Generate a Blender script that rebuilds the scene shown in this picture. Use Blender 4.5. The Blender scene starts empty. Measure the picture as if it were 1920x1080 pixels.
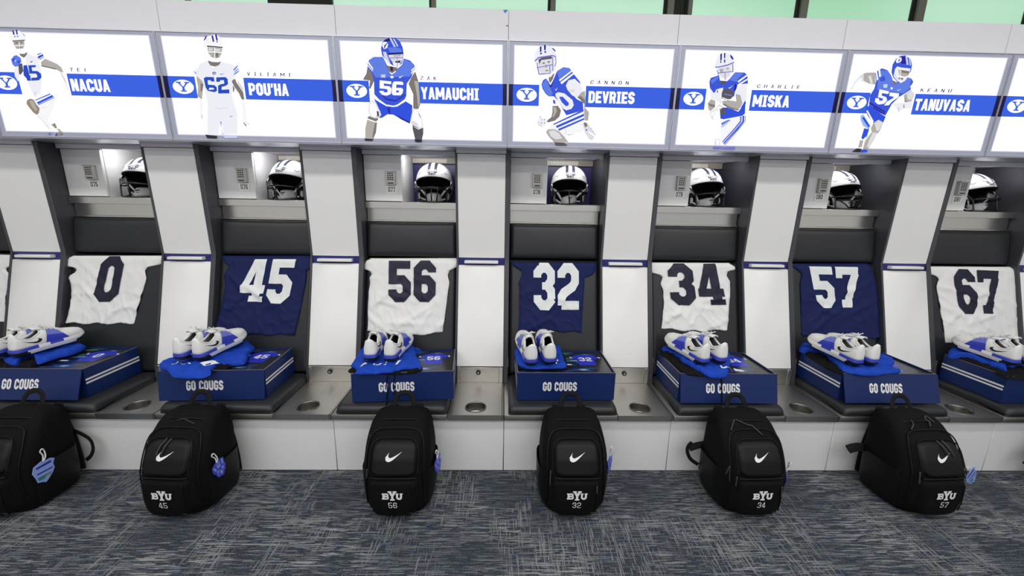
import bpy, bmesh, math, random
from mathutils import Vector, Matrix, noise

C = bpy.context.scene.collection
PI = math.pi
P = 0.8636            # width of one locker bay
DRAFT = False

# ------------------------------------------------------------------ camera
cam = bpy.data.cameras.new('camera')
cam.sensor_width = 36.0
cam.lens = 752.247 / 1920 * 36.0
cam.clip_start = 0.02
camo = bpy.data.objects.new('camera', cam)
C.objects.link(camo)
_r = Vector((0.99965042, -0.0204217, 0.01679234))
_u = Vector((-0.01193125, 0.21834048, 0.97579971))
_f = Vector((0.02359394, 0.97565895, -0.2180205))
camo.matrix_world = Matrix(((_r.x, _u.x, -_f.x, -0.0149), (_r.y, _u.y, -_f.y, -1.85318),
                            (_r.z, _u.z, -_f.z, 1.40223), (0, 0, 0, 1)))
bpy.context.scene.camera = camo

# ------------------------------------------------------------------ world, lights, exposure
sc = bpy.context.scene
w = bpy.data.worlds.new('world')
sc.world = w
w.use_nodes = True
w.node_tree.nodes['Background'].inputs[0].default_value = (0.75, 0.85, 1.0, 1)
w.node_tree.nodes['Background'].inputs[1].default_value = 0.3

def area(name, loc, sx, sy, power, col=(1, 1, 1), rot=(0, 0, 0)):
    l = bpy.data.lights.new(name, 'AREA')
    l.shape = 'RECTANGLE'
    l.size = sx
    l.size_y = sy
    l.energy = power
    l.color = col
    o = bpy.data.objects.new(name, l)
    o.location = loc
    o.rotation_euler = rot
    C.objects.link(o)
    return o
# rows of ceiling lamps that run along the room
area('ceiling_lamp_near', (0.2, -1.0, 3.14), 7.6, 0.22, 72, (1.0, 0.985, 0.90))
area('ceiling_lamp_middle', (0.2, -2.8, 3.14), 7.6, 0.3, 80, (1.0, 0.985, 0.935))
area('ceiling_lamp_far', (0.2, -4.6, 3.14), 7.6, 0.3, 92, (0.935, 0.915, 1.0))

vs = sc.view_settings
vs.view_transform = 'Standard'
vs.look = 'None'
vs.gamma = 1.0
vs.exposure = 0.0
vs.use_curve_mapping = False

# ------------------------------------------------------------------ materials
def lin(c):
    c = c / 255.0
    return c / 12.92 if c <= 0.04045 else ((c + 0.055) / 1.055) ** 2.4
def rgb(r, g, b):
    return (lin(r), lin(g), lin(b), 1.0)
MATS = {}
def mat(name, col, rough=0.5, metal=0.0, var=0.06, vscale=6.0, bump=0.0, bscale=200.0, spec=0.5, stretch=None, coat=0.0):
    if name in MATS:
        return MATS[name]
    m = bpy.data.materials.new(name)
    m.use_nodes = True
    nt = m.node_tree
    b = nt.nodes['Principled BSDF']
    b.inputs['Roughness'].default_value = rough
    b.inputs['Metallic'].default_value = metal
    b.inputs['Specular IOR Level'].default_value = spec
    b.inputs['Coat Weight'].default_value = coat
    tc = nt.nodes.new('ShaderNodeTexCoord')
    mp = nt.nodes.new('ShaderNodeMapping')
    nt.links.new(tc.outputs['Object'], mp.inputs[0])
    if stretch:
        mp.inputs['Scale'].default_value = stretch
    n = nt.nodes.new('ShaderNodeTexNoise')
    n.inputs['Scale'].default_value = vscale
    n.inputs['Detail'].default_value = 3
    nt.links.new(mp.outputs[0], n.inputs['Vector'])
    mx = nt.nodes.new('ShaderNodeMix')
    mx.data_type = 'RGBA'
    nt.links.new(n.outputs['Fac'], mx.inputs[0])
    mx.inputs[6].default_value = tuple(max(0, c * (1 - var)) for c in col[:3]) + (1,)
    mx.inputs[7].default_value = tuple(min(1, c * (1 + var)) for c in col[:3]) + (1,)
    nt.links.new(mx.outputs[2], b.inputs['Base Color'])
    if bump > 0:
        n2 = nt.nodes.new('ShaderNodeTexNoise')
        n2.inputs['Scale'].default_value = bscale
        n2.inputs['Detail'].default_value = 2
        nt.links.new(mp.outputs[0], n2.inputs['Vector'])
        bp = nt.nodes.new('ShaderNodeBump')
        bp.inputs['Strength'].default_value = bump
        bp.inputs['Distance'].default_value = 0.002
        nt.links.new(n2.outputs['Fac'], bp.inputs['Height'])
        nt.links.new(bp.outputs[0], b.inputs['Normal'])
    MATS[name] = m
    return m

def lit(name, col, strength=1.0, sample=False):
    """printed ink or film on a backlit panel: it glows with the lamps behind it"""
    if name in MATS:
        return MATS[name]
    m = bpy.data.materials.new(name)
    m.use_nodes = True
    nt = m.node_tree
    nt.nodes.clear()
    o = nt.nodes.new('ShaderNodeOutputMaterial')
    e = nt.nodes.new('ShaderNodeEmission')
    e.inputs[0].default_value = col
    e.inputs[1].default_value = strength
    nt.links.new(e.outputs[0], o.inputs[0])
    if not sample:
        try:
            m.cycles.emission_sampling = 'NONE'
        except Exception:
            pass
    MATS[name] = m
    return m

M_WHITE = mat('white_laminate', rgb(226, 226, 226), 0.32, var=0.015)
M_HEAD = mat('white_paint', rgb(221, 220, 228), 0.5, var=0.015)
M_DARK = mat('charcoal_laminate', rgb(58, 59, 65), 0.38, var=0.05)
M_LEATHER = mat('charcoal_vinyl', rgb(34, 36, 40), 0.40, spec=0.4, var=0.06, bump=0.12, bscale=350)
M_STEEL = mat('brushed_steel', rgb(212, 211, 206), 0.27, metal=1.0, var=0.09, vscale=30, stretch=(1, 40, 40))
M_STEELD = mat('brushed_steel_worktop', rgb(190, 188, 182), 0.38, metal=1.0, var=0.1, vscale=25, stretch=(1, 30, 30))
M_ALU = mat('aluminium', rgb(196, 199, 208), 0.36, metal=0.85, var=0.04)
M_NAVY = mat('navy_laminate', rgb(38, 40, 110), 0.35, var=0.04)
M_BLACK = mat('black_plastic', rgb(16, 16, 18), 0.45, var=0.05)
M_SIGNEDGE = mat('frosted_acrylic_edge', rgb(168, 172, 194), 0.25, var=0.02)
M_INKDARK = mat('navy_ink_on_acrylic', rgb(34, 24, 112), 0.25, var=0.02)
M_KEYPAD = mat('keypad_metal', rgb(180, 179, 174), 0.35, metal=0.5, var=0.05)
M_PLATE = mat('ivory_plate', rgb(240, 239, 234), 0.4, var=0.02)
M_BOX = mat('navy_cardboard', rgb(13, 36, 90), 0.45, spec=0.35, var=0.06, bump=0.05, bscale=60, stretch=(0.2, 0.2, 12))
M_BOXIN = mat('raw_cardboard_edge', rgb(120, 112, 104), 0.8)
M_PRINTW = mat('white_print', rgb(222, 222, 224), 0.55, var=0.03)
M_BAG = mat('black_nylon', rgb(6, 6, 7), 0.8, spec=0.16, var=0.2, vscale=8, bump=0.3, bscale=500)
M_BAGP = mat('black_coated_nylon', rgb(8, 8, 9), 0.5, spec=0.25, var=0.12, bump=0.1, bscale=300)
M_STRAP = mat('black_webbing', rgb(12, 12, 13), 0.8, spec=0.25, var=0.15, bump=0.3, bscale=700)
M_CORD = mat('dark_grey_cord', rgb(48, 47, 46), 0.6)
M_JW = mat('white_jersey_knit', rgb(226, 226, 226), 0.75, var=0.03, bump=0.15, bscale=900)
M_JN = mat('navy_jersey_knit', rgb(17, 28, 78), 0.75, spec=0.25, var=0.08, bump=0.15, bscale=900)
M_NUMN = mat('navy_number_vinyl', rgb(24, 27, 48), 0.5, spec=0.3, var=0.05)
M_NUMW = mat('white_number_vinyl', rgb(222, 226, 226), 0.4, var=0.03)
M_BLUE = mat('royal_blue_cloth', rgb(22, 64, 172), 0.8, spec=0.2, var=0.08, bump=0.15, bscale=700)
M_BLKC = mat('black_cloth', rgb(8, 8, 10), 0.85, spec=0.2, var=0.1, bump=0.15, bscale=700)
M_SHOEW = mat('white_synthetic', rgb(226, 226, 224), 0.42, var=0.03)
M_SHOEI = mat('grey_lining', rgb(128, 127, 124), 0.85, var=0.1)
M_SHOEB = mat('royal_blue_rubber', rgb(44, 58, 178), 0.45, var=0.05)
M_SHOEL = mat('pale_blue_mesh', rgb(104, 116, 198), 0.55, var=0.15, vscale=90)
M_SHOEK = mat('black_rubber', rgb(20, 20, 22), 0.55)
M_HELW = mat('white_gloss_shell', rgb(232, 232, 234), 0.16, var=0.015, coat=0.4)
M_HELIN = mat('black_helmet_padding', rgb(10, 10, 11), 0.85)
M_HELN = mat('navy_gloss_stripe', rgb(38, 40, 64), 0.25)
M_HELP = mat('pale_grey_plastic', rgb(206, 206, 208), 0.35)
M_MASK = mat('black_coated_wire', rgb(18, 20, 24), 0.25)

# ------------------------------------------------------------------ mesh helpers
class MB:
    def __init__(s):
        s.v = []; s.f = []; s.m = []
    def add(s, vs_, fs, mi=0):
        o = len(s.v)
        s.v += [Vector(p) for p in vs_]
        for f in fs:
            s.f.append([o + i for i in f]); s.m.append(mi)
        return s
    def box(s, x0, x1, y0, y1, z0, z1, mi=0):
        return s.add([(x0, y0, z0), (x1, y0, z0), (x1, y1, z0), (x0, y1, z0), (x0, y0, z1), (x1, y0, z1), (x1, y1, z1), (x0, y1, z1)],
                     [(0, 3, 2, 1), (4, 5, 6, 7), (0, 1, 5, 4), (1, 2, 6, 5), (2, 3, 7, 6), (3, 0, 4, 7)], mi)
    def prism(s, poly, x0, x1, mi=0):
        n = len(poly)
        vs_ = [(x0, y, z) for y, z in poly] + [(x1, y, z) for y, z in poly]
        fs = [tuple(range(n)), tuple(range(2 * n - 1, n - 1, -1))]
        fs += [(i, i + n, (i + 1) % n + n, (i + 1) % n) for i in range(n)]
        return s.add(vs_, fs, mi)
    def slab(s, x0, x1, p0, p1, t, mi=0):
        """board whose front face runs from p0=(y,z) to p1=(y,z), t thick towards +y"""
        return s.prism([p0, p1, (p1[0] + t, p1[1]), (p0[0] + t, p0[1])], x0, x1, mi)
    def grid(s, fn, nu, nv, mi=0, flip=False):
        vs_ = [fn(i / nu, j / nv) for j in range(nv + 1) for i in range(nu + 1)]
        fs = []
        for j in range(nv):
            for i in range(nu):
                a = j * (nu + 1) + i
                q = (a, a + 1, a + nu + 2, a + nu + 1)
                fs.append(q[::-1] if flip else q)
        return s.add(vs_, fs, mi)
    def tube(s, pts, r, n=8, mi=0, closed=False, flat=1.0, cap=True):
        pts = [Vector(p) for p in pts]
        N = len(pts); vs_ = []
        nrm = None
        for i, p in enumerate(pts):
            a = pts[(i - 1) % N] if (closed or i > 0) else p
            b = pts[(i + 1) % N] if (closed or i < N - 1) else p
            t = (b - a).normalized()
            if nrm is None:
                nrm = t.orthogonal().normalized()
                if abs(t.x) < 0.9:
                    nrm = (Vector((1, 0, 0)) - t * t.x).normalized()
            else:
                nrm = (nrm - t * nrm.dot(t)).normalized()
            bi = t.cross(nrm)
            rr = r[i] if isinstance(r, (list, tuple)) else r
            for k in range(n):
                an = 2 * PI * k / n
                vs_.append(p + nrm * (rr * math.cos(an)) + bi * (rr * flat * math.sin(an)))
        fs = []
        M_ = N if closed else N - 1
        for i in range(M_):
            for k in range(n):
                a = i * n + k; b = i * n + (k + 1) % n
                c = ((i + 1) % N) * n + (k + 1) % n; d = ((i + 1) % N) * n + k
                fs.append((a, b, c, d))
        if cap and not closed:
            fs.append(tuple(range(n))[::-1]); fs.append(tuple(range((N - 1) * n, N * n)))
        return s.add(vs_, fs, mi)
    def poly(s, pts, mi=0):
        return s.add(pts, [tuple(range(len(pts)))], mi)
    def build(s, name, mats, parent=None, smooth=None, bevel=0.0, seg=2, merge=False):
        if not isinstance(mats, (list, tuple)):
            mats = [mats]
        me = bpy.data.meshes.new(name)
        me.from_pydata(s.v, [], s.f)
        for m in mats:
            me.materials.append(m)
        for p, mi in zip(me.polygons, s.m):
            p.material_index = mi
        if bevel or smooth or merge:
            bm = bmesh.new(); bm.from_mesh(me)
            if merge:
                bmesh.ops.remove_doubles(bm, verts=bm.verts, dist=1e-5)
            if bevel:
                es = [e for e in bm.edges if len(e.link_faces) == 2 and e.calc_face_angle(0) > 0.5]
                bmesh.ops.bevel(bm, geom=es, offset=bevel, segments=seg, profile=0.5, affect='EDGES', clamp_overlap=True)
            ang = smooth if smooth else (0.7 if bevel else 0)
            if ang:
                for f in bm.faces:
                    f.smooth = True
                for e in bm.edges:
                    if len(e.link_faces) == 2:
                        e.smooth = e.calc_face_angle(0) < ang
            bm.to_mesh(me); bm.free()
        o = bpy.data.objects.new(name, me)
        C.objects.link(o)
        if parent:
            o.parent = parent
        return o

def tag(o, label, cat, group=None):
    o['label'] = label; o['category'] = cat
    if group:
        o['group'] = group
    return o
def struct(o):
    o['kind'] = 'structure'
    return o
def thing(name, loc, label, cat, group=None, rot=(0, 0, 0)):
    o = bpy.data.objects.new(name, None)
    o.empty_display_size = 0.05
    o.location = loc; o.rotation_euler = rot
    C.objects.link(o)
    return tag(o, label, cat, group)
def copy_tree(o, parent=None):
    c = o.copy(); C.objects.link(c)
    if parent:
        c.parent = parent
    for ch in list(o.children):
        copy_tree(ch, c)
    return c

def interp(t, pts):
    if t <= pts[0][0]:
        return pts[0][1]
    for (a, va), (b, vb) in zip(pts, pts[1:]):
        if t <= b:
            return va + (vb - va) * (t - a) / (b - a) if b > a else vb
    return pts[-1][1]
def sstep(a, b, x):
    t = min(1, max(0, (x - a) / (b - a)))
    return t * t * (3 - 2 * t)
def spline(pts, n=8, closed=False):
    pts = [Vector(p) for p in pts]; N = len(pts); out = []
    for i in range(N if closed else N - 1):
        g = lambda k: pts[k % N] if closed else pts[min(max(k, 0), N - 1)]
        p0, p1, p2, p3 = g(i - 1), g(i), g(i + 1), g(i + 2)
        for j in range(n):
            t = j / n
            out.append(0.5 * ((2 * p1) + (p2 - p0) * t + (2 * p0 - 5 * p1 + 4 * p2 - p3) * t * t + (3 * p1 - p0 - 3 * p2 + p3) * t ** 3))
    if not closed:
        out.append(pts[-1])
    return out

# ------------------------------------------------------------------ block lettering, drawn as quads on a 6 x 10 cell
def stroke(pts, wd, closed=False):
    """mitred quads along a polyline"""
    n = len(pts); L = []; R = []
    for i in range(n):
        p = Vector(pts[i]).to_2d() if len(pts[i]) > 2 else Vector(pts[i])
        a = Vector(pts[(i - 1) % n]) if (closed or i > 0) else None
        b = Vector(pts[(i + 1) % n]) if (closed or i < n - 1) else None
        d1 = (p - a).normalized() if a is not None else (b - p).normalized()
        d2 = (b - p).normalized() if b is not None else d1
        n1 = Vector((-d1.y, d1.x)); n2 = Vector((-d2.y, d2.x))
        m = (n1 + n2).normalized()
        s = wd / 2 / max(0.35, m.dot(n1))
        L.append(p + m * s); R.append(p - m * s)
    q = []
    for i in range(n if closed else n - 1):
        j = (i + 1) % n
        q.append((R[i], R[j], L[j], L[i]))
    return q
def para(x0, y0, x1, y1, wx):
    h = wx / 2
    return [(Vector((x0 - h, y0)), Vector((x0 + h, y0)), Vector((x1 + h, y1)), Vector((x1 - h, y1)))]
def rect(x0, y0, x1, y1):
    return [(Vector((x0, y0)), Vector((x1, y0)), Vector((x1, y1)), Vector((x0, y1)))]
def glyph(ch, s):
    h = s / 2; a, b, lo, hi, c = h, 6 - h, h * 0.9, 10 - h * 0.9, 1.15
    sv = s * 0.9
    top = [(a, 10 - 3.1), (a, hi - c), (a + c, hi), (b - c, hi), (b, hi - c)]
    if ch in '0OQ':
        return stroke([(a, lo + c), (a, hi - c), (a + c, hi), (b - c, hi), (b, hi - c), (b, lo + c), (b - c, lo), (a + c, lo)], s, True), 6
    if ch == 'C':
        return stroke([(b, 6.5), (b, hi - c), (b - c, hi), (a + c, hi), (a, hi - c), (a, lo + c), (a + c, lo), (b - c, lo), (b, lo + c), (b, 3.5)], s), 6
    if ch == 'G':
        return stroke([(b, 6.8), (b, hi - c), (b - c, hi), (a + c, hi), (a, hi - c), (a, lo + c), (a + c, lo), (b - c, lo), (b, lo + c), (b, 5.2)], s) + rect(3.2, 4.2, 6, 5.6), 6
    if ch == 'S':
        return stroke([(b, 6.9), (b, hi - c), (b - c, hi), (a + c, hi), (a, hi - c), (a, 6.3), (a + .9, 5.3), (b - .9, 4.7), (b, 3.7), (b, lo + c), (b - c, lo), (a + c, lo), (a, lo + c), (a, 3.1)], s), 6
    if ch == 'U':
        return stroke([(a, 10), (a, lo + c), (a + c, lo), (b - c, lo), (b, lo + c), (b, 10)], s), 6
    if ch == 'N':
        return rect(0, 0, s * .9, 10) + rect(6 - s * .9, 0, 6, 10) + para(s * .55, 10, 6 - s * .55, 0, s), 6
    if ch == 'A':
        return para(h * .85, 0, 3 - h * .1, 10, s * .85) + para(6 - h * .85, 0, 3 + h * .1, 10, s * .85) + rect(1.5, 1.8, 4.5, 1.8 + s * .7), 6
    if ch == 'V':
        return para(h * .85, 10, 3, 0, s * .9) + para(6 - h * .85, 10, 3, 0, s * .9), 6
    if ch == 'Y':
        return para(h * .85, 10, 3, 4.2, s * .9) + para(6 - h * .85, 10, 3, 4.2, s * .9) + rect(3 - h, 0, 3 + h, 4.8), 6
    if ch == 'M':
        return rect(0, 0, s * .9, 10) + rect(8 - s * .9, 0, 8, 10) + para(s * .5, 10, 4, 2.2, s * .9) + para(8 - s * .5, 10, 4, 2.2, s * .9), 8
    if ch == 'I':
        return rect(2 - h, 0, 2 + h, 10) + rect(0, 0, 4, s * .62) + rect(0, 10 - s * .62, 4, 10), 4
    if ch == 'H':
        return rect(0, 0, s, 10) + rect(6 - s, 0, 6, 10) + rect(s, 5 - h * .8, 6 - s, 5 + h * .8), 6
    if ch == 'P':
        return rect(0, 0, s, 10) + stroke([(s, hi), (b - c, hi), (b, hi - c), (b, 4.2 + c), (b - c, 4.2), (s, 4.2)], sv), 6
    if ch == 'R':
        return rect(0, 0, s, 10) + stroke([(s, hi), (b - c, hi), (b, hi - c), (b, 4.6 + c), (b - c, 4.6), (s, 4.6)], sv) + para(6 - h, 0, 4.1, 4.6, s), 6
    if ch == 'B':
        return rect(0, 0, s, 10) + stroke([(s, hi), (b - c, hi), (b, hi - c), (b, 6.2), (b - .9, 5.2), (s, 5.2)], sv) + stroke([(s, 5.2), (b - .9, 5.2), (b, 4.2), (b, lo + c), (b - c, lo), (s, lo)], sv), 6
    if ch == 'D':
        return rect(0, 0, s, 10) + stroke([(s, hi), (b - c, hi), (b, hi - c), (b, lo + c), (b - c, lo), (s, lo)], sv), 6
    if ch == 'E':
        return rect(0, 0, s, 10) + rect(s, 0, 5.4, sv) + rect(s, 10 - sv, 5.4, 10) + rect(s, 5 - sv / 2, 4.8, 5 + sv / 2), 5.4
    if ch == 'K':
        return rect(0, 0, s, 10) + para(6 - h, 10, s * .9, 4.6, s) + para(6 - h, 0, 2.6, 6.2, s), 6
    if ch == 'T':
        return rect(3 - h, 0, 3 + h, 10 - sv) + rect(0, 10 - sv, 6, 10), 6
    if ch == 'L':
        return rect(0, 0, s, 10) + rect(s, 0, 5, sv), 5
    if ch == 'Z':
        return rect(0, 0, 6, sv) + rect(0, 10 - sv, 6, 10) + para(h, sv, 6 - h, 10 - sv, s), 6
    if ch == "'":
        return para(.7, 6.6, 1.1, 10, 1.6), 2
    if ch == '1':
        return rect(2 - h, 0, 2 + h, 10) + para(.7, 7.4, 2 - h, 9.4, 1.4), 4
    if ch == '2':
        return stroke(top + [(b, 6.0), (b - .7, 5.0), (a + .7, 3.6), (a, 2.7), (a, lo)], s) + rect(a, 0, 6, sv), 6
    if ch == '3':
        return stroke(top + [(b, 6.2), (b - 1.0, 5.1), (b, 4.0), (b, lo + c), (b - c, lo), (a + c, lo), (a, lo + c), (a, 3.1)], s) + rect(2.4, 4.3, b - .4, 5.9), 6
    if ch == '4':
        return rect(3.1, 0, 3.1 + s, 10) + rect(0, 2.0, 6, 2.0 + sv) + para(h * .8, 3.2, 3.2, 10, s * .85) + rect(2.4, 0, 6, .7 * sv) , 6
    if ch == '5':
        return rect(0, 10 - sv, 5.8, 10) + stroke([(a, 10 - sv), (a, 5.4), (b - c, 5.4), (b, 5.4 - c), (b, lo + c), (b - c, lo), (a + c, lo), (a, lo + c), (a, 3.0)], s), 6
    if ch == '6':
        return stroke([(b, 7.2), (b, hi - c), (b - c, hi), (a + c, hi), (a, hi - c), (a, lo + c), (a + c, lo), (b - c, lo), (b, lo + c), (b, 5.4 - c), (b - c, 5.4), (a + h, 5.4)], s), 6
    if ch == '7':
        return rect(0, 10 - sv, 6, 10) + rect(0, 7.2, s * .8, 10 - sv) + para(2.6, 0, b + .2, 10 - sv, s) + rect(1.2, 0, 4.4, sv), 6
    if ch == '8':
        return stroke([(a, 6.0), (a, hi - c), (a + c, hi), (b - c, hi), (b, hi - c), (b, 6.0), (b - .9, 5.1), (a + .9, 5.1)], s, True) + stroke([(a, 4.2), (a + .9, 5.1), (b - .9, 5.1), (b, 4.2), (b, lo + c), (b - c, lo), (a + c, lo), (a, lo + c)], s, True), 6
    if ch == '9':
        q, _ = glyph('6', s)
        return [tuple(Vector((6 - p.x, 10 - p.y)) for p in k) for k in q], 6
    return [], 3
def text_quads(txt, s=2.2, gap=0.9):
    x = 0; out = []
    for ch in txt:
        q, wd = glyph(ch, s)
        out += [tuple(Vector((p.x + x, p.y)) for p in k) for k in q]
        x += wd + gap
    return out, x - gap
def lay(mb, quads, total, fn, mi=0, div=1, step=0.00006):
    """quads in cell units -> 3D through fn(tx in 0..1, ty in 0..1, lift)"""
    for i, q in enumerate(quads):
        lift = step * (i % 6)
        a, b, c, d = q
        nu = max(1, int(round((b - a).length * div))) if div > 1e-6 else 1
        nv = max(1, int(round((d - a).length * div))) if div > 1e-6 else 1
        if div == 1:
            nu = nv = 1
        def g(u, v):
            p = a * (1 - u) * (1 - v) + b * u * (1 - v) + c * u * v + d * (1 - u) * v
            return fn(p.x / total, p.y / 10.0, lift)
        mb.grid(g, nu, nv, mi)
def slab_logo():
    """B, a tall Y and U with slab serifs, cell 20 x 10"""
    q = []
    q += rect(0.6, 1.2, 2.8, 7.6) + rect(0, 1.2, 1.4, 2.5) + rect(0, 6.3, 1.4, 7.6)
    q += stroke([(2.2, 6.9), (5.0, 6.9), (5.7, 6.2), (5.7, 5.3), (5.0, 4.6), (2.2, 4.6)], 1.5) + stroke([(2.2, 4.4), (5.2, 4.4), (6.0, 3.6), (6.0, 2.7), (5.2, 1.9), (2.2, 1.9)], 1.5)
    q += para(7.6, 9, 10, 4.6, 2.6) + para(12.4, 9, 10, 4.6, 2.6) + rect(8.9, 0.8, 11.1, 4.9)
    q += rect(5.8, 8.4, 9.4, 10) + rect(10.6, 8.4, 14.2, 10) + rect(7.8, 0, 12.2, 1.5)
    q += stroke([(14.6, 7.2), (14.6, 3.0), (15.6, 1.9), (17.4, 1.9), (18.4, 3.0), (18.4, 7.2)], 1.9) + rect(13.4, 6.3, 16, 7.6) + rect(17.2, 6.3, 20, 7.6)
    return q, 20.0
SWOOSH = [(0, .36), (.03, .16), (.12, .03), (.26, 0), (.45, .10), (1.0, .52), (.45, .28), (.27, .24), (.19, .30), (.17, .42), (.24, .62), (.08, .50)]
def swoosh(mb, fn, mi=0):
    # lower hook and long tail as quads so the shape can follow a curved face
    lower = [(.0, .34), (.03, .16), (.12, .04), (.26, 0), (.42, .07), (.6, .19), (.8, .35), (1.0, .52)]
    upper = [(.22, .62), (.16, .46), (.185, .33), (.28, .24), (.44, .265), (.6, .325), (.8, .42), (1.0, .525)]
    for i in range(len(lower) - 1):
        mb.add([fn(*lower[i]), fn(*lower[i + 1]), fn(*upper[i + 1]), fn(*upper[i])], [(0, 1, 2, 3)], mi)
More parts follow.
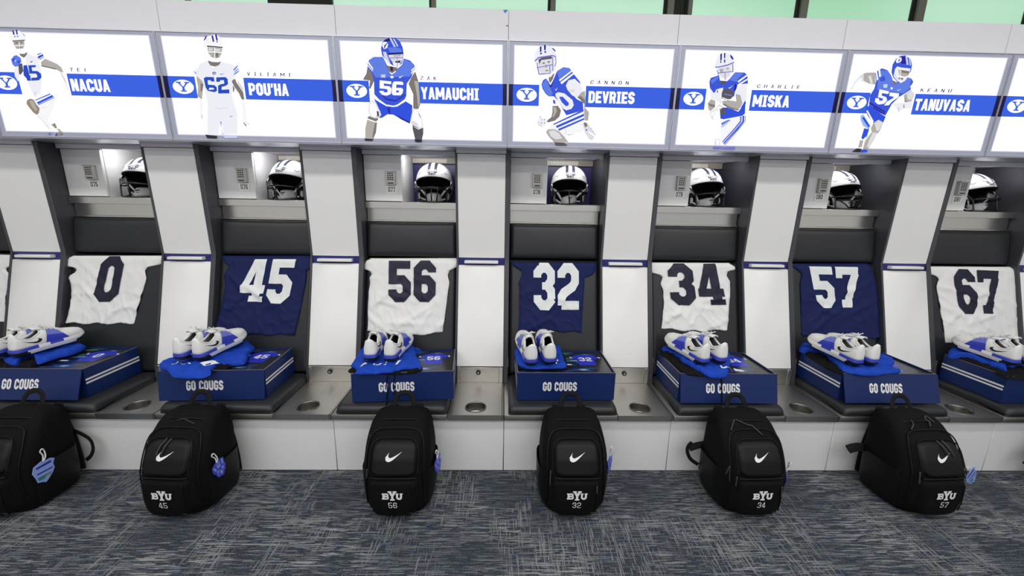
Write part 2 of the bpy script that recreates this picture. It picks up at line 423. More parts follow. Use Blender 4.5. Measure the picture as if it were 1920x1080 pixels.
FIGS = {
 -3: [('f6',(336,908,354,939,390,963,441,970,480,951,496,920,492,889,361,877,335,890)),('D',(384,967,399,971,398,933,383,931)),('D',(418,975,433,977,428,936,414,934)),('L',(389,924,401,924,399,910,387,910)),('L',(415,925,429,927,428,914,414,913)),('K',(469,958,495,923,485,925)),('e0',(336,908,350,930,353,929,340,905)),('S',(364,877,477,889,465,839,439,805,407,795,381,807,364,836)),('T',(360,882,483,892,480,881,360,871)),('T',(383,868,413,869,407,855,381,852)),('T',(428,871,458,874,452,861,428,859)),('T',(399,828,434,831,421,811,401,810)),('W',(360,839,480,845,478,838,360,832)),('W',(421,869,427,869,410,795,404,795)),('W',(377,809,447,814,467,798,445,772,399,767,375,787)),('f4',(456,775,566,745,569,644,549,532,509,417,435,368,407,491,424,641)),('T',(394,767,444,768,476,785,471,766,433,729,403,746)),('f4',(308,638,354,658,350,574,314,517,297,563)),('L',(302,714,340,749,366,755,399,732,400,700,369,658,321,648,303,670)),('B',(309,712,345,731,349,713,322,685)),('W',(332,703,351,718,335,690)),('B',(354,695,389,714,368,672)),('K2',(359,667,403,685,393,612,356,576,344,588)),('B',(565,766,611,781,612,774,565,756)),('B',(567,747,622,770,626,751,567,725)),('B',(572,723,631,747,633,742,576,716)),('S',(583,695,631,729,685,707,739,683,771,653,780,607,750,611,716,633,660,646,578,658)),('T',(581,668,662,655,723,640,710,631,649,644,578,657)),('e0',(743,620,768,602,784,546,783,461,776,413,772,499,751,574)),('N',(407,664,444,667,443,576,451,576,445,548,448,527,407,525,405,547,385,575)),('N',(455,665,528,669,525,651,482,646,480,616,531,615,557,593,555,560,524,533,449,526,453,553,508,557,518,573,510,592,445,590)),('N',(479,696,513,708,492,689)),('e0',(445,425,472,430,463,406,441,392)),('f6',(437,358,610,419,644,372,591,265,513,165,539,67,505,56,472,125,415,202,452,242,447,300)),('B',(435,350,599,414,601,405,438,344)),('B',(446,327,616,400,626,383,455,312)),('B',(454,308,630,379,631,374,457,302)),('T2',(342,317,358,347,392,362,425,353,439,310,460,272,444,232,417,207,387,231,352,289)),('S',(377,342,418,343,424,290,436,261,412,246,385,299)),('e0',(415,202,426,205,498,106,506,58,472,125)),('e0',(458,283,544,283,511,275)),('T2',(533,121,578,137,587,92,569,82)),('S',(574,82,605,83,627,53,613,33)),('T2',(581,49,627,53,612,28,589,20)),('M',(481,44,508,46,497,26,481,20)),('D',(547,17,569,42,576,42,558,12)),],
 -2: [('f6',(439,860,465,924,517,966,599,981,648,946,645,864,491,875)),('D',(549,969,566,972,569,917,553,915)),('D',(585,981,603,984,605,929,590,927)),('D',(589,921,604,924,602,913,590,911)),('D',(465,926,497,968,505,965,493,941,472,924)),('e0',(491,929,515,941,516,936,495,926)),('S',(492,868,638,862,624,813,596,776,554,766,516,779,493,810)),('K',(491,881,642,873,642,863,491,870)),('T',(544,825,598,822,582,780,542,784)),('e0',(503,857,544,857,539,839,503,838)),('e0',(568,853,618,853,611,834,567,835)),('W',(489,831,635,828,633,818,489,821)),('W',(560,862,570,863,553,761,543,761)),('W',(492,806,505,806,523,760,582,752,618,800,625,795,588,741,515,746)),('f4',(395,720,483,750,518,672,606,744,719,718,784,682,704,586,665,433,695,258,667,68,522,55,518,195,469,54,355,61,412,369,393,504,332,625)),('T',(483,750,519,737,579,736,606,744,586,711,537,694,498,704,483,727)),('e0',(483,718,520,672,595,720,519,662)),('B',(717,672,767,715,770,708,720,662)),('L2',(725,658,760,687,764,668,727,639)),('B',(714,632,773,663,775,656,717,625)),('B',(327,653,348,628,342,622,323,644)),('L2',(343,659,356,643,349,635)),('N',(506,641,523,648,542,643,540,630,520,620,505,627)),('W',(515,639,522,635,532,641,533,636,523,628,515,630)),('L',(578,633,593,629,630,638,594,622,581,622)),('N',(412,585,435,599,514,599,515,559,479,558,479,570,448,569,445,529,509,525,527,506,525,473,499,460,434,471,417,504)),('W',(454,500,490,501,503,487,444,481)),('N',(537,597,629,602,647,585,645,538,616,520,579,512,572,484,648,490,645,453,533,449,543,521,567,534,608,542,609,573,571,572,567,557,532,556)),('S',(345,607,393,561,401,532,363,388,321,416,342,502,340,578)),('T',(374,541,399,532,377,465,361,465)),('T',(685,567,720,592,738,540,783,464,786,396,758,398,740,454,699,520)),('e0',(740,587,790,512,786,396,783,464,738,540)),('T',(690,529,706,501,690,462,681,471)),('f6',(323,396,373,388,337,191,319,220,327,328)),('f6',(756,386,787,387,786,200,802,161,756,135,741,179)),('T',(741,179,750,181,774,150,765,142)),('e0',(783,175,804,166,790,150)),('e0',(322,240,350,251,335,191)),('e0',(452,331,516,311,600,320,599,313,514,301)),('M',(609,241,624,238,656,239,623,230)),('M',(513,185,524,187,514,135,508,135)),('V',(509,135,524,65,540,35,510,44)),('K',(338,56,457,45,448,21,353,21)),('V',(531,45,658,47,661,27,528,24)),],
 -1: [('T',(319,734,367,678,377,602,335,525,320,529,335,601,263,609,304,667)),('T',(793,697,820,612,827,526,833,389,810,344,757,348,763,485,720,581,749,639)),('S',(779,611,820,603,826,487,827,389,810,359,800,486)),('B2',(320,752,338,790,387,819,479,821,516,748,553,668,661,751,684,812,745,795,785,758,796,726,749,639,704,581,693,465,676,435,600,384,557,372,483,382,413,429,369,477,374,602,361,669,323,715)),('L',(333,786,386,817,479,817,520,738,557,663,660,741,684,809,785,763,739,648,395,631,367,678)),('T',(495,747,521,743,618,726,606,693,574,673,548,677,519,715)),('K',(546,739,575,730,569,692,546,696)),('W',(541,687,558,671,596,697,600,688,557,662,535,680)),('B2',(463,895,476,941,509,979,561,998,612,992,656,959,679,909,685,863,679,807,659,760,608,726,547,758,508,794,470,835)),('D2',(488,960,551,993,580,971,518,956)),('V',(551,991,571,988,612,912,592,912)),('V',(586,988,603,981,638,918,623,917)),('L',(530,906,607,908,658,900,672,868,553,860)),('W',(475,923,487,951,518,956,537,934,525,901,493,889)),('D',(491,937,504,924,522,944,529,939,510,915,502,896,492,898,499,916)),('e0',(532,846,676,854,676,807,651,769,609,759,569,777,540,814)),('D2',(532,855,679,863,676,849,534,839)),('S',(583,838,614,839,611,824,584,824)),('S',(629,842,657,844,654,829,629,827)),('K',(595,782,652,793,646,769,604,764)),('f4',(569,772,651,769,628,727,587,730)),('M',(535,813,680,821,679,815,537,806)),('M',(619,848,624,848,620,731,614,731)),('V',(482,868,512,864,552,758,537,757,489,822)),('W',(332,776,374,716,373,697,326,757)),('W',(320,752,368,692,367,683,319,738)),('W',(757,711,797,744,796,730,756,692)),('W',(751,682,794,721,791,705,752,668)),('V',(443,656,495,662,489,643,496,632,445,632,453,644)),('W',(624,651,636,641,674,657,636,629)),('W',(538,639,557,652,580,640,557,624)),('W',(433,607,549,598,547,572,472,578,473,557,530,553,550,531,537,481,499,465,436,471,420,507,460,510,478,494,506,499,508,521,487,528,428,531)),('W',(564,587,580,599,658,599,670,585,667,568,599,571,595,540,650,541,665,527,658,493,636,471,562,470,547,486,555,558)),('B2',(594,516,622,516,618,497,593,496)),('D',(380,535,487,441,581,423,689,484,683,472,580,411,481,429)),('B',(361,438,483,377,556,362,610,373,686,416,753,378,744,298,718,203,624,246,552,285,494,288,433,252,401,252,421,312)),('W',(357,457,412,424,483,382,557,372,610,383,676,425,708,445,681,415,599,365,556,359,483,367,421,400,356,438)),('D',(492,343,519,358,523,294,512,289)),('D',(584,285,719,218,716,203,624,244)),('T',(296,264,393,281,395,236,372,216,284,244)),('e0',(310,388,349,418,384,399,416,321,430,282,401,252,369,246,317,260,299,309)),('W',(320,383,348,406,376,389,403,316,382,281,364,256,328,268,310,314)),('K',(385,321,403,311,405,272,389,261)),('S',(284,239,383,213,365,110,328,38,248,47,256,148)),('T',(361,211,383,213,365,110,328,38,326,79)),('W',(282,241,377,213,375,203,279,233)),('K2',(746,229,760,184,856,170,854,110,836,48,765,52,743,158)),('e0',(751,333,789,349,824,310,848,241,857,181,813,154,760,184,734,198,725,238)),('W',(756,323,788,339,819,300,840,241,846,185,813,165,794,210,762,229,736,228)),('W',(731,188,802,154,859,176,858,169,802,147)),('B',(808,310,833,270,836,255,813,290)),('K',(243,49,329,46,322,28,242,30)),('K',(760,52,841,48,829,25,767,26)),],
 0: [('f4',(260,831,268,896,313,948,380,964,454,938,488,873,488,751,453,712,328,685,289,737)),('D',(313,948,331,952,331,902,316,899)),('D',(353,963,374,967,374,919,358,917)),('D',(318,893,337,896,335,881,319,879)),('D',(361,910,378,910,377,893,362,893)),('D',(431,939,454,936,478,910,466,908)),('e0',(302,813,322,841,437,858,448,826,447,731,411,701,348,700,315,737)),('K2',(302,832,353,856,436,863,442,844,333,828,314,789)),('T',(344,804,370,810,368,795,347,793)),('T',(394,817,419,820,420,806,397,804)),('T',(376,737,410,741,406,732,381,727)),('S',(371,786,392,786,390,758,376,758)),('M',(265,821,301,855,441,877,478,868,476,858,441,865,307,843,271,810)),('M',(288,760,450,793,450,785,291,753)),('M',(306,704,432,711,435,704,308,694)),('M',(287,803,295,803,317,704,306,704)),('M',(413,787,421,787,430,707,422,706)),('M',(442,858,450,858,458,731,449,731)),('M',(470,859,478,859,486,808,472,769,466,774,478,812)),('T',(412,682,474,712,456,654,431,615,414,644)),('f4',(386,686,418,682,464,712,434,673,402,671)),('B2',(341,604,356,643,387,663,437,596,495,732,556,769,619,763,676,698,732,641,744,613,657,659,596,609,642,542,710,475,776,447,786,368,611,316,564,383,529,442,442,479,387,517,353,565)),('L',(495,732,556,767,619,761,642,735,570,695,519,656)),('L',(346,604,387,658,427,586,461,519,431,489,381,537)),('D',(397,663,432,596,466,655,448,587,429,577)),('W',(519,651,642,740,648,728,529,637)),('W',(533,627,659,718,667,705,548,610)),('f4',(591,599,615,648,678,664,744,613,781,545,750,525,709,485,654,513,609,561)),('e0',(625,561,683,563,679,538,631,542)),('S',(714,490,749,535,791,555,803,447,800,398,847,349,841,268,798,268,788,427,754,461)),('T',(714,490,751,505,796,467,799,428,754,461)),('W',(428,494,473,495,523,451,531,412,488,401,450,400)),('B2',(464,460,485,460,495,426,472,426)),('f4',(488,519,514,535,579,526,667,464,683,415,661,380,608,364,570,383,523,451,492,495)),('B2',(527,491,564,494,632,434,627,409,601,404,556,442)),('W',(479,563,490,557,510,580,492,547)),('T',(461,401,520,407,554,363,541,303,494,261,419,242,408,260,455,296,464,341)),('S',(467,391,499,392,512,352,482,301,466,296,478,341)),('f6',(411,179,484,241,791,378,812,217,794,156,641,142,611,101,493,37)),('f4',(336,303,358,289,418,270,414,240,367,188,323,207,305,247)),('N',(336,300,343,301,344,291,336,290)),('N',(353,274,364,271,360,261)),('N',(380,277,391,271,384,261)),('N',(322,243,332,248,330,236)),('N',(349,238,361,244,359,228)),('N',(381,239,392,244,389,229)),('N',(339,218,349,220,347,210)),('N',(317,222,324,223,322,214)),('B',(476,229,786,376,787,358,485,221)),('B',(507,211,794,336,795,313,517,191)),('B',(530,181,801,296,799,278,542,165)),('S',(403,148,422,174,487,180,542,161,611,96,646,55,492,52,441,98)),('e0',(433,159,487,170,543,141,578,90,513,78,457,108)),('e0',(601,183,612,183,620,137,611,132)),('e0',(631,137,729,139,632,112)),('K2',(487,52,602,49,637,21,521,19)),('e0',(783,237,831,258,879,198,932,138,898,75,864,85,816,146)),('T',(794,247,820,253,839,218,813,202)),('D',(814,187,838,181,832,165)),('W',(836,177,927,128,917,112,860,147)),('N',(873,198,884,193,880,183)),('N',(897,170,908,166,903,158)),('N',(921,143,930,138,925,130)),],
 1: [('f4',(376,814,377,862,400,924,455,944,522,927,568,866,580,790,565,751,515,688,449,701,404,748)),('D',(414,924,431,931,437,868,422,865)),('D',(450,932,465,935,470,888,458,885)),('D',(423,861,435,863,436,844,425,844)),('D',(459,875,472,877,476,847,463,847)),('D',(511,924,540,908,561,880,542,877,524,896)),('e0',(414,791,528,813,544,780,537,722,492,702,451,720)),('M',(374,810,411,810,504,832,564,857,568,847,506,819,418,800,379,799)),('S',(425,787,467,792,467,759,435,756)),('S',(493,800,519,804,520,787,499,783)),('M',(414,753,562,771,563,764,416,745)),('M',(483,759,489,759,505,683,498,682)),('M',(400,777,408,777,445,691,436,691)),('M',(548,837,557,837,574,761,564,761)),('B2',(337,669,346,703,418,729,453,672,479,645,527,683,590,762,687,762,723,736,742,659,630,646,619,578,616,528,474,604,414,573,385,543,347,621)),('L',(532,688,590,760,687,760,622,695,626,673)),('L',(345,674,413,724,427,700,370,650)),('D',(607,656,636,642,623,587,600,597)),('K2',(441,681,517,678,499,653,474,643,447,657)),('B',(479,426,566,428,682,390,744,481,756,371,732,351,584,307,504,316)),('K2',(479,421,533,427,555,357,498,354)),('W',(630,680,712,740,724,731,638,664)),('W',(642,654,733,709,736,695,652,642)),('W',(537,620,551,613,590,641,555,606)),('f4',(631,637,736,658,750,511,727,451,680,400,624,548)),('B',(703,430,740,501,751,471,724,401)),('S',(492,486,555,499,644,489,628,558,678,549,712,471,680,398,578,418,508,451)),('T',(507,456,578,420,681,396,678,410,587,433,528,462)),('f4',(349,611,406,553,419,494,375,503)),('S',(348,463,375,503,426,489,430,425,386,384,360,413)),('T',(348,463,426,450,430,425,379,434)),('K2',(476,555,491,599,550,605,603,577,613,548,586,508,522,498,488,511)),('M',(508,560,591,547,591,536,508,548)),('e0',(491,525,554,507,586,508,555,499,499,506)),('f4',(403,533,416,593,457,608,489,614,481,555,492,486,450,475,419,494)),('K2',(425,583,437,591,439,564,433,562)),('e0',(470,485,488,496,487,456,475,451)),('e0',(377,373,436,415,469,456,521,437,502,416,446,385,426,334,432,294,400,324)),('W',(388,369,439,400,466,436,505,431,445,395,415,334,406,334)),('f6',(502,305,732,351,765,351,759,249,706,166,678,62,577,60,513,193)),('M',(706,340,724,345,729,290,676,217,563,80,553,90,663,227,713,299)),('B',(732,351,751,353,757,295,699,212,579,65,568,75,686,222,739,295)),('B',(759,351,767,351,773,301,719,223,589,55,584,60,713,230,766,303)),('L',(517,275,584,307,618,306,527,250)),('L2',(523,240,588,282,584,271,530,229)),('e0',(474,120,536,116,540,48,473,47)),('W',(486,110,525,109,527,59,494,58)),('M',(468,42,557,44,555,19,472,16)),('M',(569,39,703,46,702,18,567,15)),],
 2: [('e0',(87,613,121,702,181,772,230,794,318,792,357,678,291,682,208,704,164,708,126,634)),('f6',(96,623,126,693,177,743,206,714,165,703,129,644)),('S',(201,782,318,792,355,678,278,686,217,714)),('e0',(256,754,281,764,322,687,295,687)),('B2',(320,785,349,819,384,832,443,816,493,769,538,702,595,693,655,758,713,745,741,716,732,637,676,596,629,565,570,494,531,382,432,420,329,479,318,578,345,638,350,707)),('L',(351,814,444,811,501,759,539,697,656,753,714,743,718,647,664,601,492,622,380,629)),('B2',(375,737,422,767,446,719,399,708)),('D',(326,514,521,422,519,407,324,499)),('D',(369,540,550,483,547,473,373,525)),('D',(376,470,515,402,513,390,379,455)),('W',(323,794,335,802,367,727,354,717)),('W',(345,814,361,822,388,757,372,749)),('W',(718,666,741,704,746,689,727,655)),('V',(431,682,476,686,479,651,443,650)),('W',(514,647,525,660,543,648,532,633)),('W',(586,636,601,630,636,645,602,624)),('W',(403,635,510,617,506,592,438,599,438,576,491,562,510,533,485,497,426,489,381,515,380,550,417,549,428,526,461,527,462,547,403,560)),('W',(518,608,620,600,623,565,563,519,539,483,489,482,508,518,575,559,561,569,522,573)),('T',(517,721,545,716,573,693,555,677,530,692)),('B2',(486,798,479,865,502,923,539,948,592,954,653,927,685,870,690,812,667,753,628,694,570,707,515,750)),('D',(540,943,593,949,621,878,569,877)),('V',(593,949,613,947,647,869,627,869)),('V',(631,938,648,928,675,865,661,865)),('W',(505,904,516,933,553,936,565,910,549,888,518,883)),('D',(520,919,537,914,549,929,545,905,532,890,534,907)),('f4',(516,828,532,852,577,843,678,836,681,783,653,724,616,698,560,722,517,760)),('S',(550,824,673,812,673,773,633,757,575,771)),('T',(584,819,675,807,671,787,596,796)),('T',(569,751,626,745,624,728,580,732)),('W',(531,772,661,755,660,745,533,762)),('W',(568,819,575,819,611,698,604,698)),('V',(523,779,534,780,579,712,569,710)),('S',(673,586,732,637,786,598,772,528,708,517)),('e0',(698,597,733,632,786,598,769,538,722,547)),('T',(673,586,706,527,752,520,722,507,696,522)),('f4',(567,504,708,517,783,529,791,458,713,457,666,425,611,465)),('e0',(633,465,658,476,666,425,653,410)),('S',(687,491,703,497,714,462,702,456)),('B',(306,458,329,479,432,420,534,372,520,315,464,340,415,308,345,368,305,418)),('L2',(259,376,287,397,395,277,380,245,311,275,269,336)),('B',(280,356,300,367,384,277,370,266)),('W',(311,423,320,433,417,323,403,313)),('W',(283,392,299,397,404,287,392,277)),('B',(327,255,386,246,378,183,343,141,319,156)),('S',(311,135,350,136,349,67,307,56)),('S',(415,308,469,340,520,315,503,227,460,174,413,225,400,256)),('e0',(427,308,470,335,515,315,495,237,469,227)),('S',(419,226,483,216,459,133,422,48,350,41,356,89,370,173)),('e0',(433,215,479,211,453,132,424,64,400,68,414,153)),('W',(349,46,357,131,411,223,423,224,369,129,364,41)),('K',(253,18,297,51,349,46,345,14)),('B',(351,36,390,42,421,32,413,16,351,12)),],
}
JERS = {
 -3: ((67,2048,22,2024,-12,1971,-1,1936,91,1928,136,1905,126,1867,68,1836,57,1813,84,1723,106,1588,91,1438,59,1303),(1119,2062,1137,2024,1124,1993,1094,1970,957,1942,925,1899,950,1816,926,1718,885,1521,849,1371,839,1303),(434,2053,703,2056,638,1552,371,1549),(59,1303,458,1298,839,1303)),
 -2: ((72,2068,94,2038,121,1997,171,1957,143,1896,115,1855,141,1754,113,1511,46,1230),(1150,2083,1153,2011,1145,1949,1083,1928,1082,1867,1076,1765,1035,1500,975,1198),(374,2046,973,2054,891,1550,316,1570),(46,1230,511,1194,976,1188)),
 -1: ((99,2063,60,2047,41,1993,47,1947,103,1929,133,1894,106,1848,115,1794,103,1702,100,1549,106,1246),(1133,2077,1158,2054,1163,2007,1135,1984,1056,1944,1036,1890,1059,1805,1045,1713,1029,1559,991,1254),(332,2051,897,2054,898,1588,346,1582),(106,1249,535,1201,991,1239)),
 0: ((81,2042,89,2016,130,1985,195,1955,203,1916,183,1862,164,1823,173,1722,174,1568,169,1262),(1109,2048,1104,1982,1076,1927,1019,1895,962,1879,962,1793,954,1731,938,1499,925,1253),(339,2045,889,2046,890,1511,348,1509),(169,1262,569,1259,925,1250)),
 1: ((26,2058,13,2029,25,1974,58,1947,156,1929,191,1898,166,1820,194,1742,200,1587,182,1432,168,1308),(1030,2066,1070,2043,1091,2019,1078,1995,995,1979,980,1924,1017,1861,1018,1752,1006,1595,991,1440,971,1300),(239,2056,881,2067,963,1587,285,1580),(168,1308,603,1278,971,1300)),
 2: ((41,2067,98,2036,155,1998,195,1951,185,1895,167,1848,169,1761,167,1527,169,1293,174,1231),(1062,2080,1084,2009,1097,1930,1120,1875,1140,1773,1146,1536,1152,1302,1145,1224),(274,2050,888,2050,855,1573,361,1571),(174,1231,649,1210,1145,1221)),
 3: ((25,2057,40,2018,80,1979,155,1956,195,1916,167,1868,153,1828,175,1702,191,1544,220,1309,237,1168),(1148,2064,1223,2033,1264,2001,1269,1953,1197,1904,1193,1793,1199,1555,1191,1318,1189,1176),(355,2041,939,2029,899,1520,409,1518),(237,1168,674,1172,1189,1176)),
}
CLOTH = {
 -3: [('black',0.545,(-263,346,-144,380,42,395,205,388,378,254,442,174,439,135,304,133,154,130,-19,146)),('blue',0.548,(-359,438,-267,486,-145,523,-40,657,247,714,430,693,520,573,534,435,488,368,473,262,449,190,258,342,195,319,277,157,141,194,-88,335,-254,353)),],
 -2: [('black',0.545,(138,501,475,508,671,467,708,272,649,190,589,91,452,108)),('blue',0.552,(-99,234,-62,308,-67,439,132,512,274,684,413,804,590,692,639,595,653,500,735,324,758,210,592,207,513,205,538,78,567,4,479,-52,266,-37,112,52,13,98)),],
 -1: [('black',0.545,(127,172,218,234,533,281,839,245,879,126,855,87,672,56,438,52,232,58,164,95)),('blue',0.552,(123,241,99,479,94,671,321,727,627,747,706,635,787,588,736,540,829,296,870,173,856,124,697,121,596,52,433,21,263,18,218,122)),],
 0: [('black',0.545,(343,580,657,635,667,233,611,191,362,183,157,203,172,349)),('blue',0.55,(117,550,158,697,384,753,635,746,653,609,649,335,645,199,543,177,319,159,206,181,143,272)),],
 1: [('black',0.548,(85,682,152,722,264,482,333,286,336,85,232,74,114,120,100,324)),('blue',0.552,(119,700,214,715,421,632,741,639,878,618,803,451,640,190,551,52,461,13,356,30,273,144,254,266,215,372,212,532)),],
 2: [('black',0.546,(125,796,263,774,296,505,363,327,731,250,688,188,517,115,183,120,62,157,56,409)),('blue',0.552,(66,738,235,915,395,961,644,884,857,680,911,535,920,420,793,308,707,264,642,160,727,152,662,111,559,109,374,73,200,94,123,171,194,383,235,617,130,664)),],
 3: [('black',0.546,(106,656,343,661,467,450,609,278,423,74,76,69,115,312,95,489)),('blue',0.55,(108,686,246,766,507,720,748,601,1042,535,718,262,576,323,282,254,176,170,182,252,196,382,173,518,25,586)),],
}
# ------------------------------------------------------------------ the room
X0, X1 = -4 * P - 0.03, 5 * P + 0.03
YB, YF, ZC = 1.42, -5.4, 3.2
def carpet():
    m = bpy.data.materials.new('woven_carpet_tiles')
    m.use_nodes = True
    nt = m.node_tree; N = nt.nodes.new; Lk = nt.links.new
    b = nt.nodes['Principled BSDF']
    b.inputs['Roughness'].default_value = 0.95
    b.inputs['Specular IOR Level'].default_value = 0.15
    tc = N('ShaderNodeTexCoord')
    def nz(scale, sc_=1.0, det=2.0, off=(0, 0, 0)):
        mp = N('ShaderNodeMapping'); mp.inputs['Scale'].default_value = scale; mp.inputs['Location'].default_value = off
        Lk(tc.outputs['Object'], mp.inputs[0])
        n = N('ShaderNodeTexNoise'); n.inputs['Scale'].default_value = sc_; n.inputs['Detail'].default_value = det
        Lk(mp.outputs[0], n.inputs['Vector'])
        return n.outputs['Fac']
    def ramp(src, p0, p1):
        r = N('ShaderNodeMapRange'); r.inputs[1].default_value = p0; r.inputs[2].default_value = p1
        r.interpolation_type = 'SMOOTHSTEP'
        Lk(src, r.inputs[0]); return r.outputs[0]
    def op(o, a, c):
        x = N('ShaderNodeMath'); x.operation = o
        for i, t in enumerate((a, c)):
            if isinstance(t, (int, float)): x.inputs[i].default_value = t
            else: Lk(t, x.inputs[i])
        return x.outputs[0]
    sep = N('ShaderNodeSeparateXYZ'); Lk(tc.outputs['Object'], sep.inputs[0])
    def threads(along, across, pitch, freq, seed, lo, hi):
        """straight yarns: every row of the weave has its own run of light and dark"""
        row = op('FLOOR', op('MULTIPLY', across, 1 / pitch), 0)
        c = N('ShaderNodeCombineXYZ')
        Lk(op('ADD', op('MULTIPLY', along, freq), op('MULTIPLY', row, 7.31)), c.inputs[0])
        Lk(op('MULTIPLY', row, 13.37), c.inputs[1]); c.inputs[2].default_value = seed
        n = N('ShaderNodeTexNoise'); n.inputs['Scale'].default_value = 1.0; n.inputs['Detail'].default_value = 1.5
        Lk(c.outputs[0], n.inputs['Vector'])
        return ramp(n.outputs['Fac'], lo, hi)
    X, Y = sep.outputs[0], sep.outputs[1]
    hx = threads(X, Y, .0030, 8.0, 1.0, .545, .60)
    hx2 = threads(X, Y, .0018, 14.0, 4.0, .54, .62)
    vy = threads(Y, X, .0034, 10.0, 9.0, .545, .60)
    mk = ramp(nz((2.6, 3.4, 1), 1.0, 2.0, (1, 2, 0)), 0.36, 0.62)
    mv = ramp(nz((5.0, 3.2, 1), 1.0, 2.0, (8, 3, 0)), 0.44, 0.58)
    fine = nz((300, 420, 1), 1.0, 2.0)
    light = op('MAXIMUM', op('MULTIPLY', op('MAXIMUM', hx, op('MULTIPLY', hx2, .55)), op('ADD', op('MULTIPLY', mk, .62), .30)), op('MULTIPLY', op('MULTIPLY', vy, mv), .62))
    light = op('MULTIPLY', light, op('ADD', op('MULTIPLY', ramp(fine, .3, .7), .6), .4))
    base = N('ShaderNodeMix'); base.data_type = 'RGBA'
    Lk(ramp(fine, .41, .60), base.inputs[0])
    base.inputs[6].default_value = rgb(17, 21, 28); base.inputs[7].default_value = rgb(72, 78, 86)
    blue = N('ShaderNodeMix'); blue.data_type = 'RGBA'
    Lk(op('MULTIPLY', ramp(nz((14, 40, 1), 1.0, 2.0, (4, 4, 0)), .52, .7), .6), blue.inputs[0])
    Lk(base.outputs[2], blue.inputs[6]); blue.inputs[7].default_value = rgb(40, 52, 82)
    fin = N('ShaderNodeMix'); fin.data_type = 'RGBA'
    Lk(light, fin.inputs[0]); Lk(blue.outputs[2], fin.inputs[6]); fin.inputs[7].default_value = rgb(160, 162, 162)
    Lk(fin.outputs[2], b.inputs['Base Color'])
    bp = N('ShaderNodeBump'); bp.inputs['Strength'].default_value = 0.5; bp.inputs['Distance'].default_value = 0.003
    Lk(fine, bp.inputs['Height']); Lk(bp.outputs[0], b.inputs['Normal'])
    return m
M_WALL = mat('wall_paint', rgb(214, 213, 212), 0.7, var=0.02)
M_CEIL = mat('ceiling_paint', rgb(232, 232, 230), 0.8, var=0.02)
M_MULL = mat('grey_mullion_metal', rgb(132, 129, 120), 0.45, var=0.04)
M_MULLK = mat('black_gasket', rgb(14, 18, 16), 0.5)
struct(MB().box(X0, X1, YF, YB, -0.06, 0).build('floor', carpet()))
struct(MB().box(X0, X1, YF, YB, ZC, ZC + .06).build('ceiling', M_CEIL))
struct(MB().box(X0 - .06, X0, YF, YB, -.06, ZC).build('wall_left', M_WALL))
struct(MB().box(X1, X1 + .06, YF, YB, -.06, ZC).build('wall_right', M_WALL))
struct(MB().box(X0, X1, YF - .06, YF, -.06, ZC).build('wall_front', M_WALL))
struct(MB().box(X0, X1, YB, YB + .1, -.06, 2.42).build('wall_back', M_WALL))
def window_mat():
    """frosted green glass with a bright practice hall behind it"""
    m = bpy.data.materials.new('frosted_green_glass'); m.use_nodes = True
    nt = m.node_tree; N = nt.nodes.new; Lk = nt.links.new
    b = nt.nodes['Principled BSDF']
    b.inputs['Base Color'].default_value = rgb(120, 160, 135); b.inputs['Roughness'].default_value = 0.25
    tc = N('ShaderNodeTexCoord'); mp = N('ShaderNodeMapping'); Lk(tc.outputs['Object'], mp.inputs[0])
    mp.inputs['Scale'].default_value = (.35, 1, .8)
    n = N('ShaderNodeTexNoise'); n.inputs['Scale'].default_value = 1.2; n.inputs['Detail'].default_value = 1; Lk(mp.outputs[0], n.inputs['Vector'])
    mx = N('ShaderNodeMix'); mx.data_type = 'RGBA'
    r = N('ShaderNodeMapRange'); r.inputs[1].default_value = .35; r.inputs[2].default_value = .65; Lk(n.outputs['Fac'], r.inputs[0])
    Lk(r.outputs[0], mx.inputs[0])
    mx.inputs[6].default_value = rgb(160, 208, 174); mx.inputs[7].default_value = rgb(198, 232, 210)
    Lk(mx.outputs[2], b.inputs['Emission Color']); b.inputs['Emission Strength'].default_value = 0.86
    return m
M_GLASS = window_mat()
ZW0, ZW1 = 2.42, 3.14
panes = [(X0, -3.10), (-3.05, -2.31), (-2.27, -1.73), (-1.26, -.57), (-.52, .29), (.345, 1.14), (1.345, 2.12), (2.2, 2.99), (3.08, 3.86), (3.94, X1)]
for i, (a, b) in enumerate(panes):
    struct(MB().box(a, b, YB + .03, YB + .042, ZW0, ZW1).build('window_%d' % (i + 1), M_GLASS))
mull = [(-3.10, -3.05, 0), (-2.31, -2.27, 0), (-1.335, -1.26, 1), (-.57, -.52, 0), (.29, .345, 0), (1.14, 1.21, 0), (1.30, 1.345, 0), (2.12, 2.2, 0), (2.99, 3.08, 0), (3.86, 3.94, 0)]
for i, (a, b, dk) in enumerate(mull):
    mb = MB()
    g = (b - a) * .36
    if dk:
        mb.box(a, b, YB, YB + .08, ZW0, ZW1, 1)
    else:
        mb.box(a + g, b, YB, YB + .08, ZW0, ZW1, 0).box(a, a + g, YB + .02, YB + .08, ZW0, ZW1, 1)
    struct(mb.build('trim_%d' % (i + 1), [M_MULL, M_MULLK]))
for i, (a, b) in enumerate([(-1.73, -1.335), (1.21, 1.30)]):
    struct(MB().box(a, b, YB + .03, YB + .08, ZW0, ZW1).build('trim_%d' % (i + 11), M_MULLK))
struct(MB().box(X0, X1, YB, YB + .1, ZW1, ZC).build('trim_13', M_MULL))

# ------------------------------------------------------------------ locker bays
def doorY(z):
    return .356 + .2867 * (z - .4326)
def padY(z):
    return .386 + .2867 * (z - .4326)
DL, DR, SL, SR = P - .2786, P - .0054, .0245, .5705     # pillar door edges, opening edges

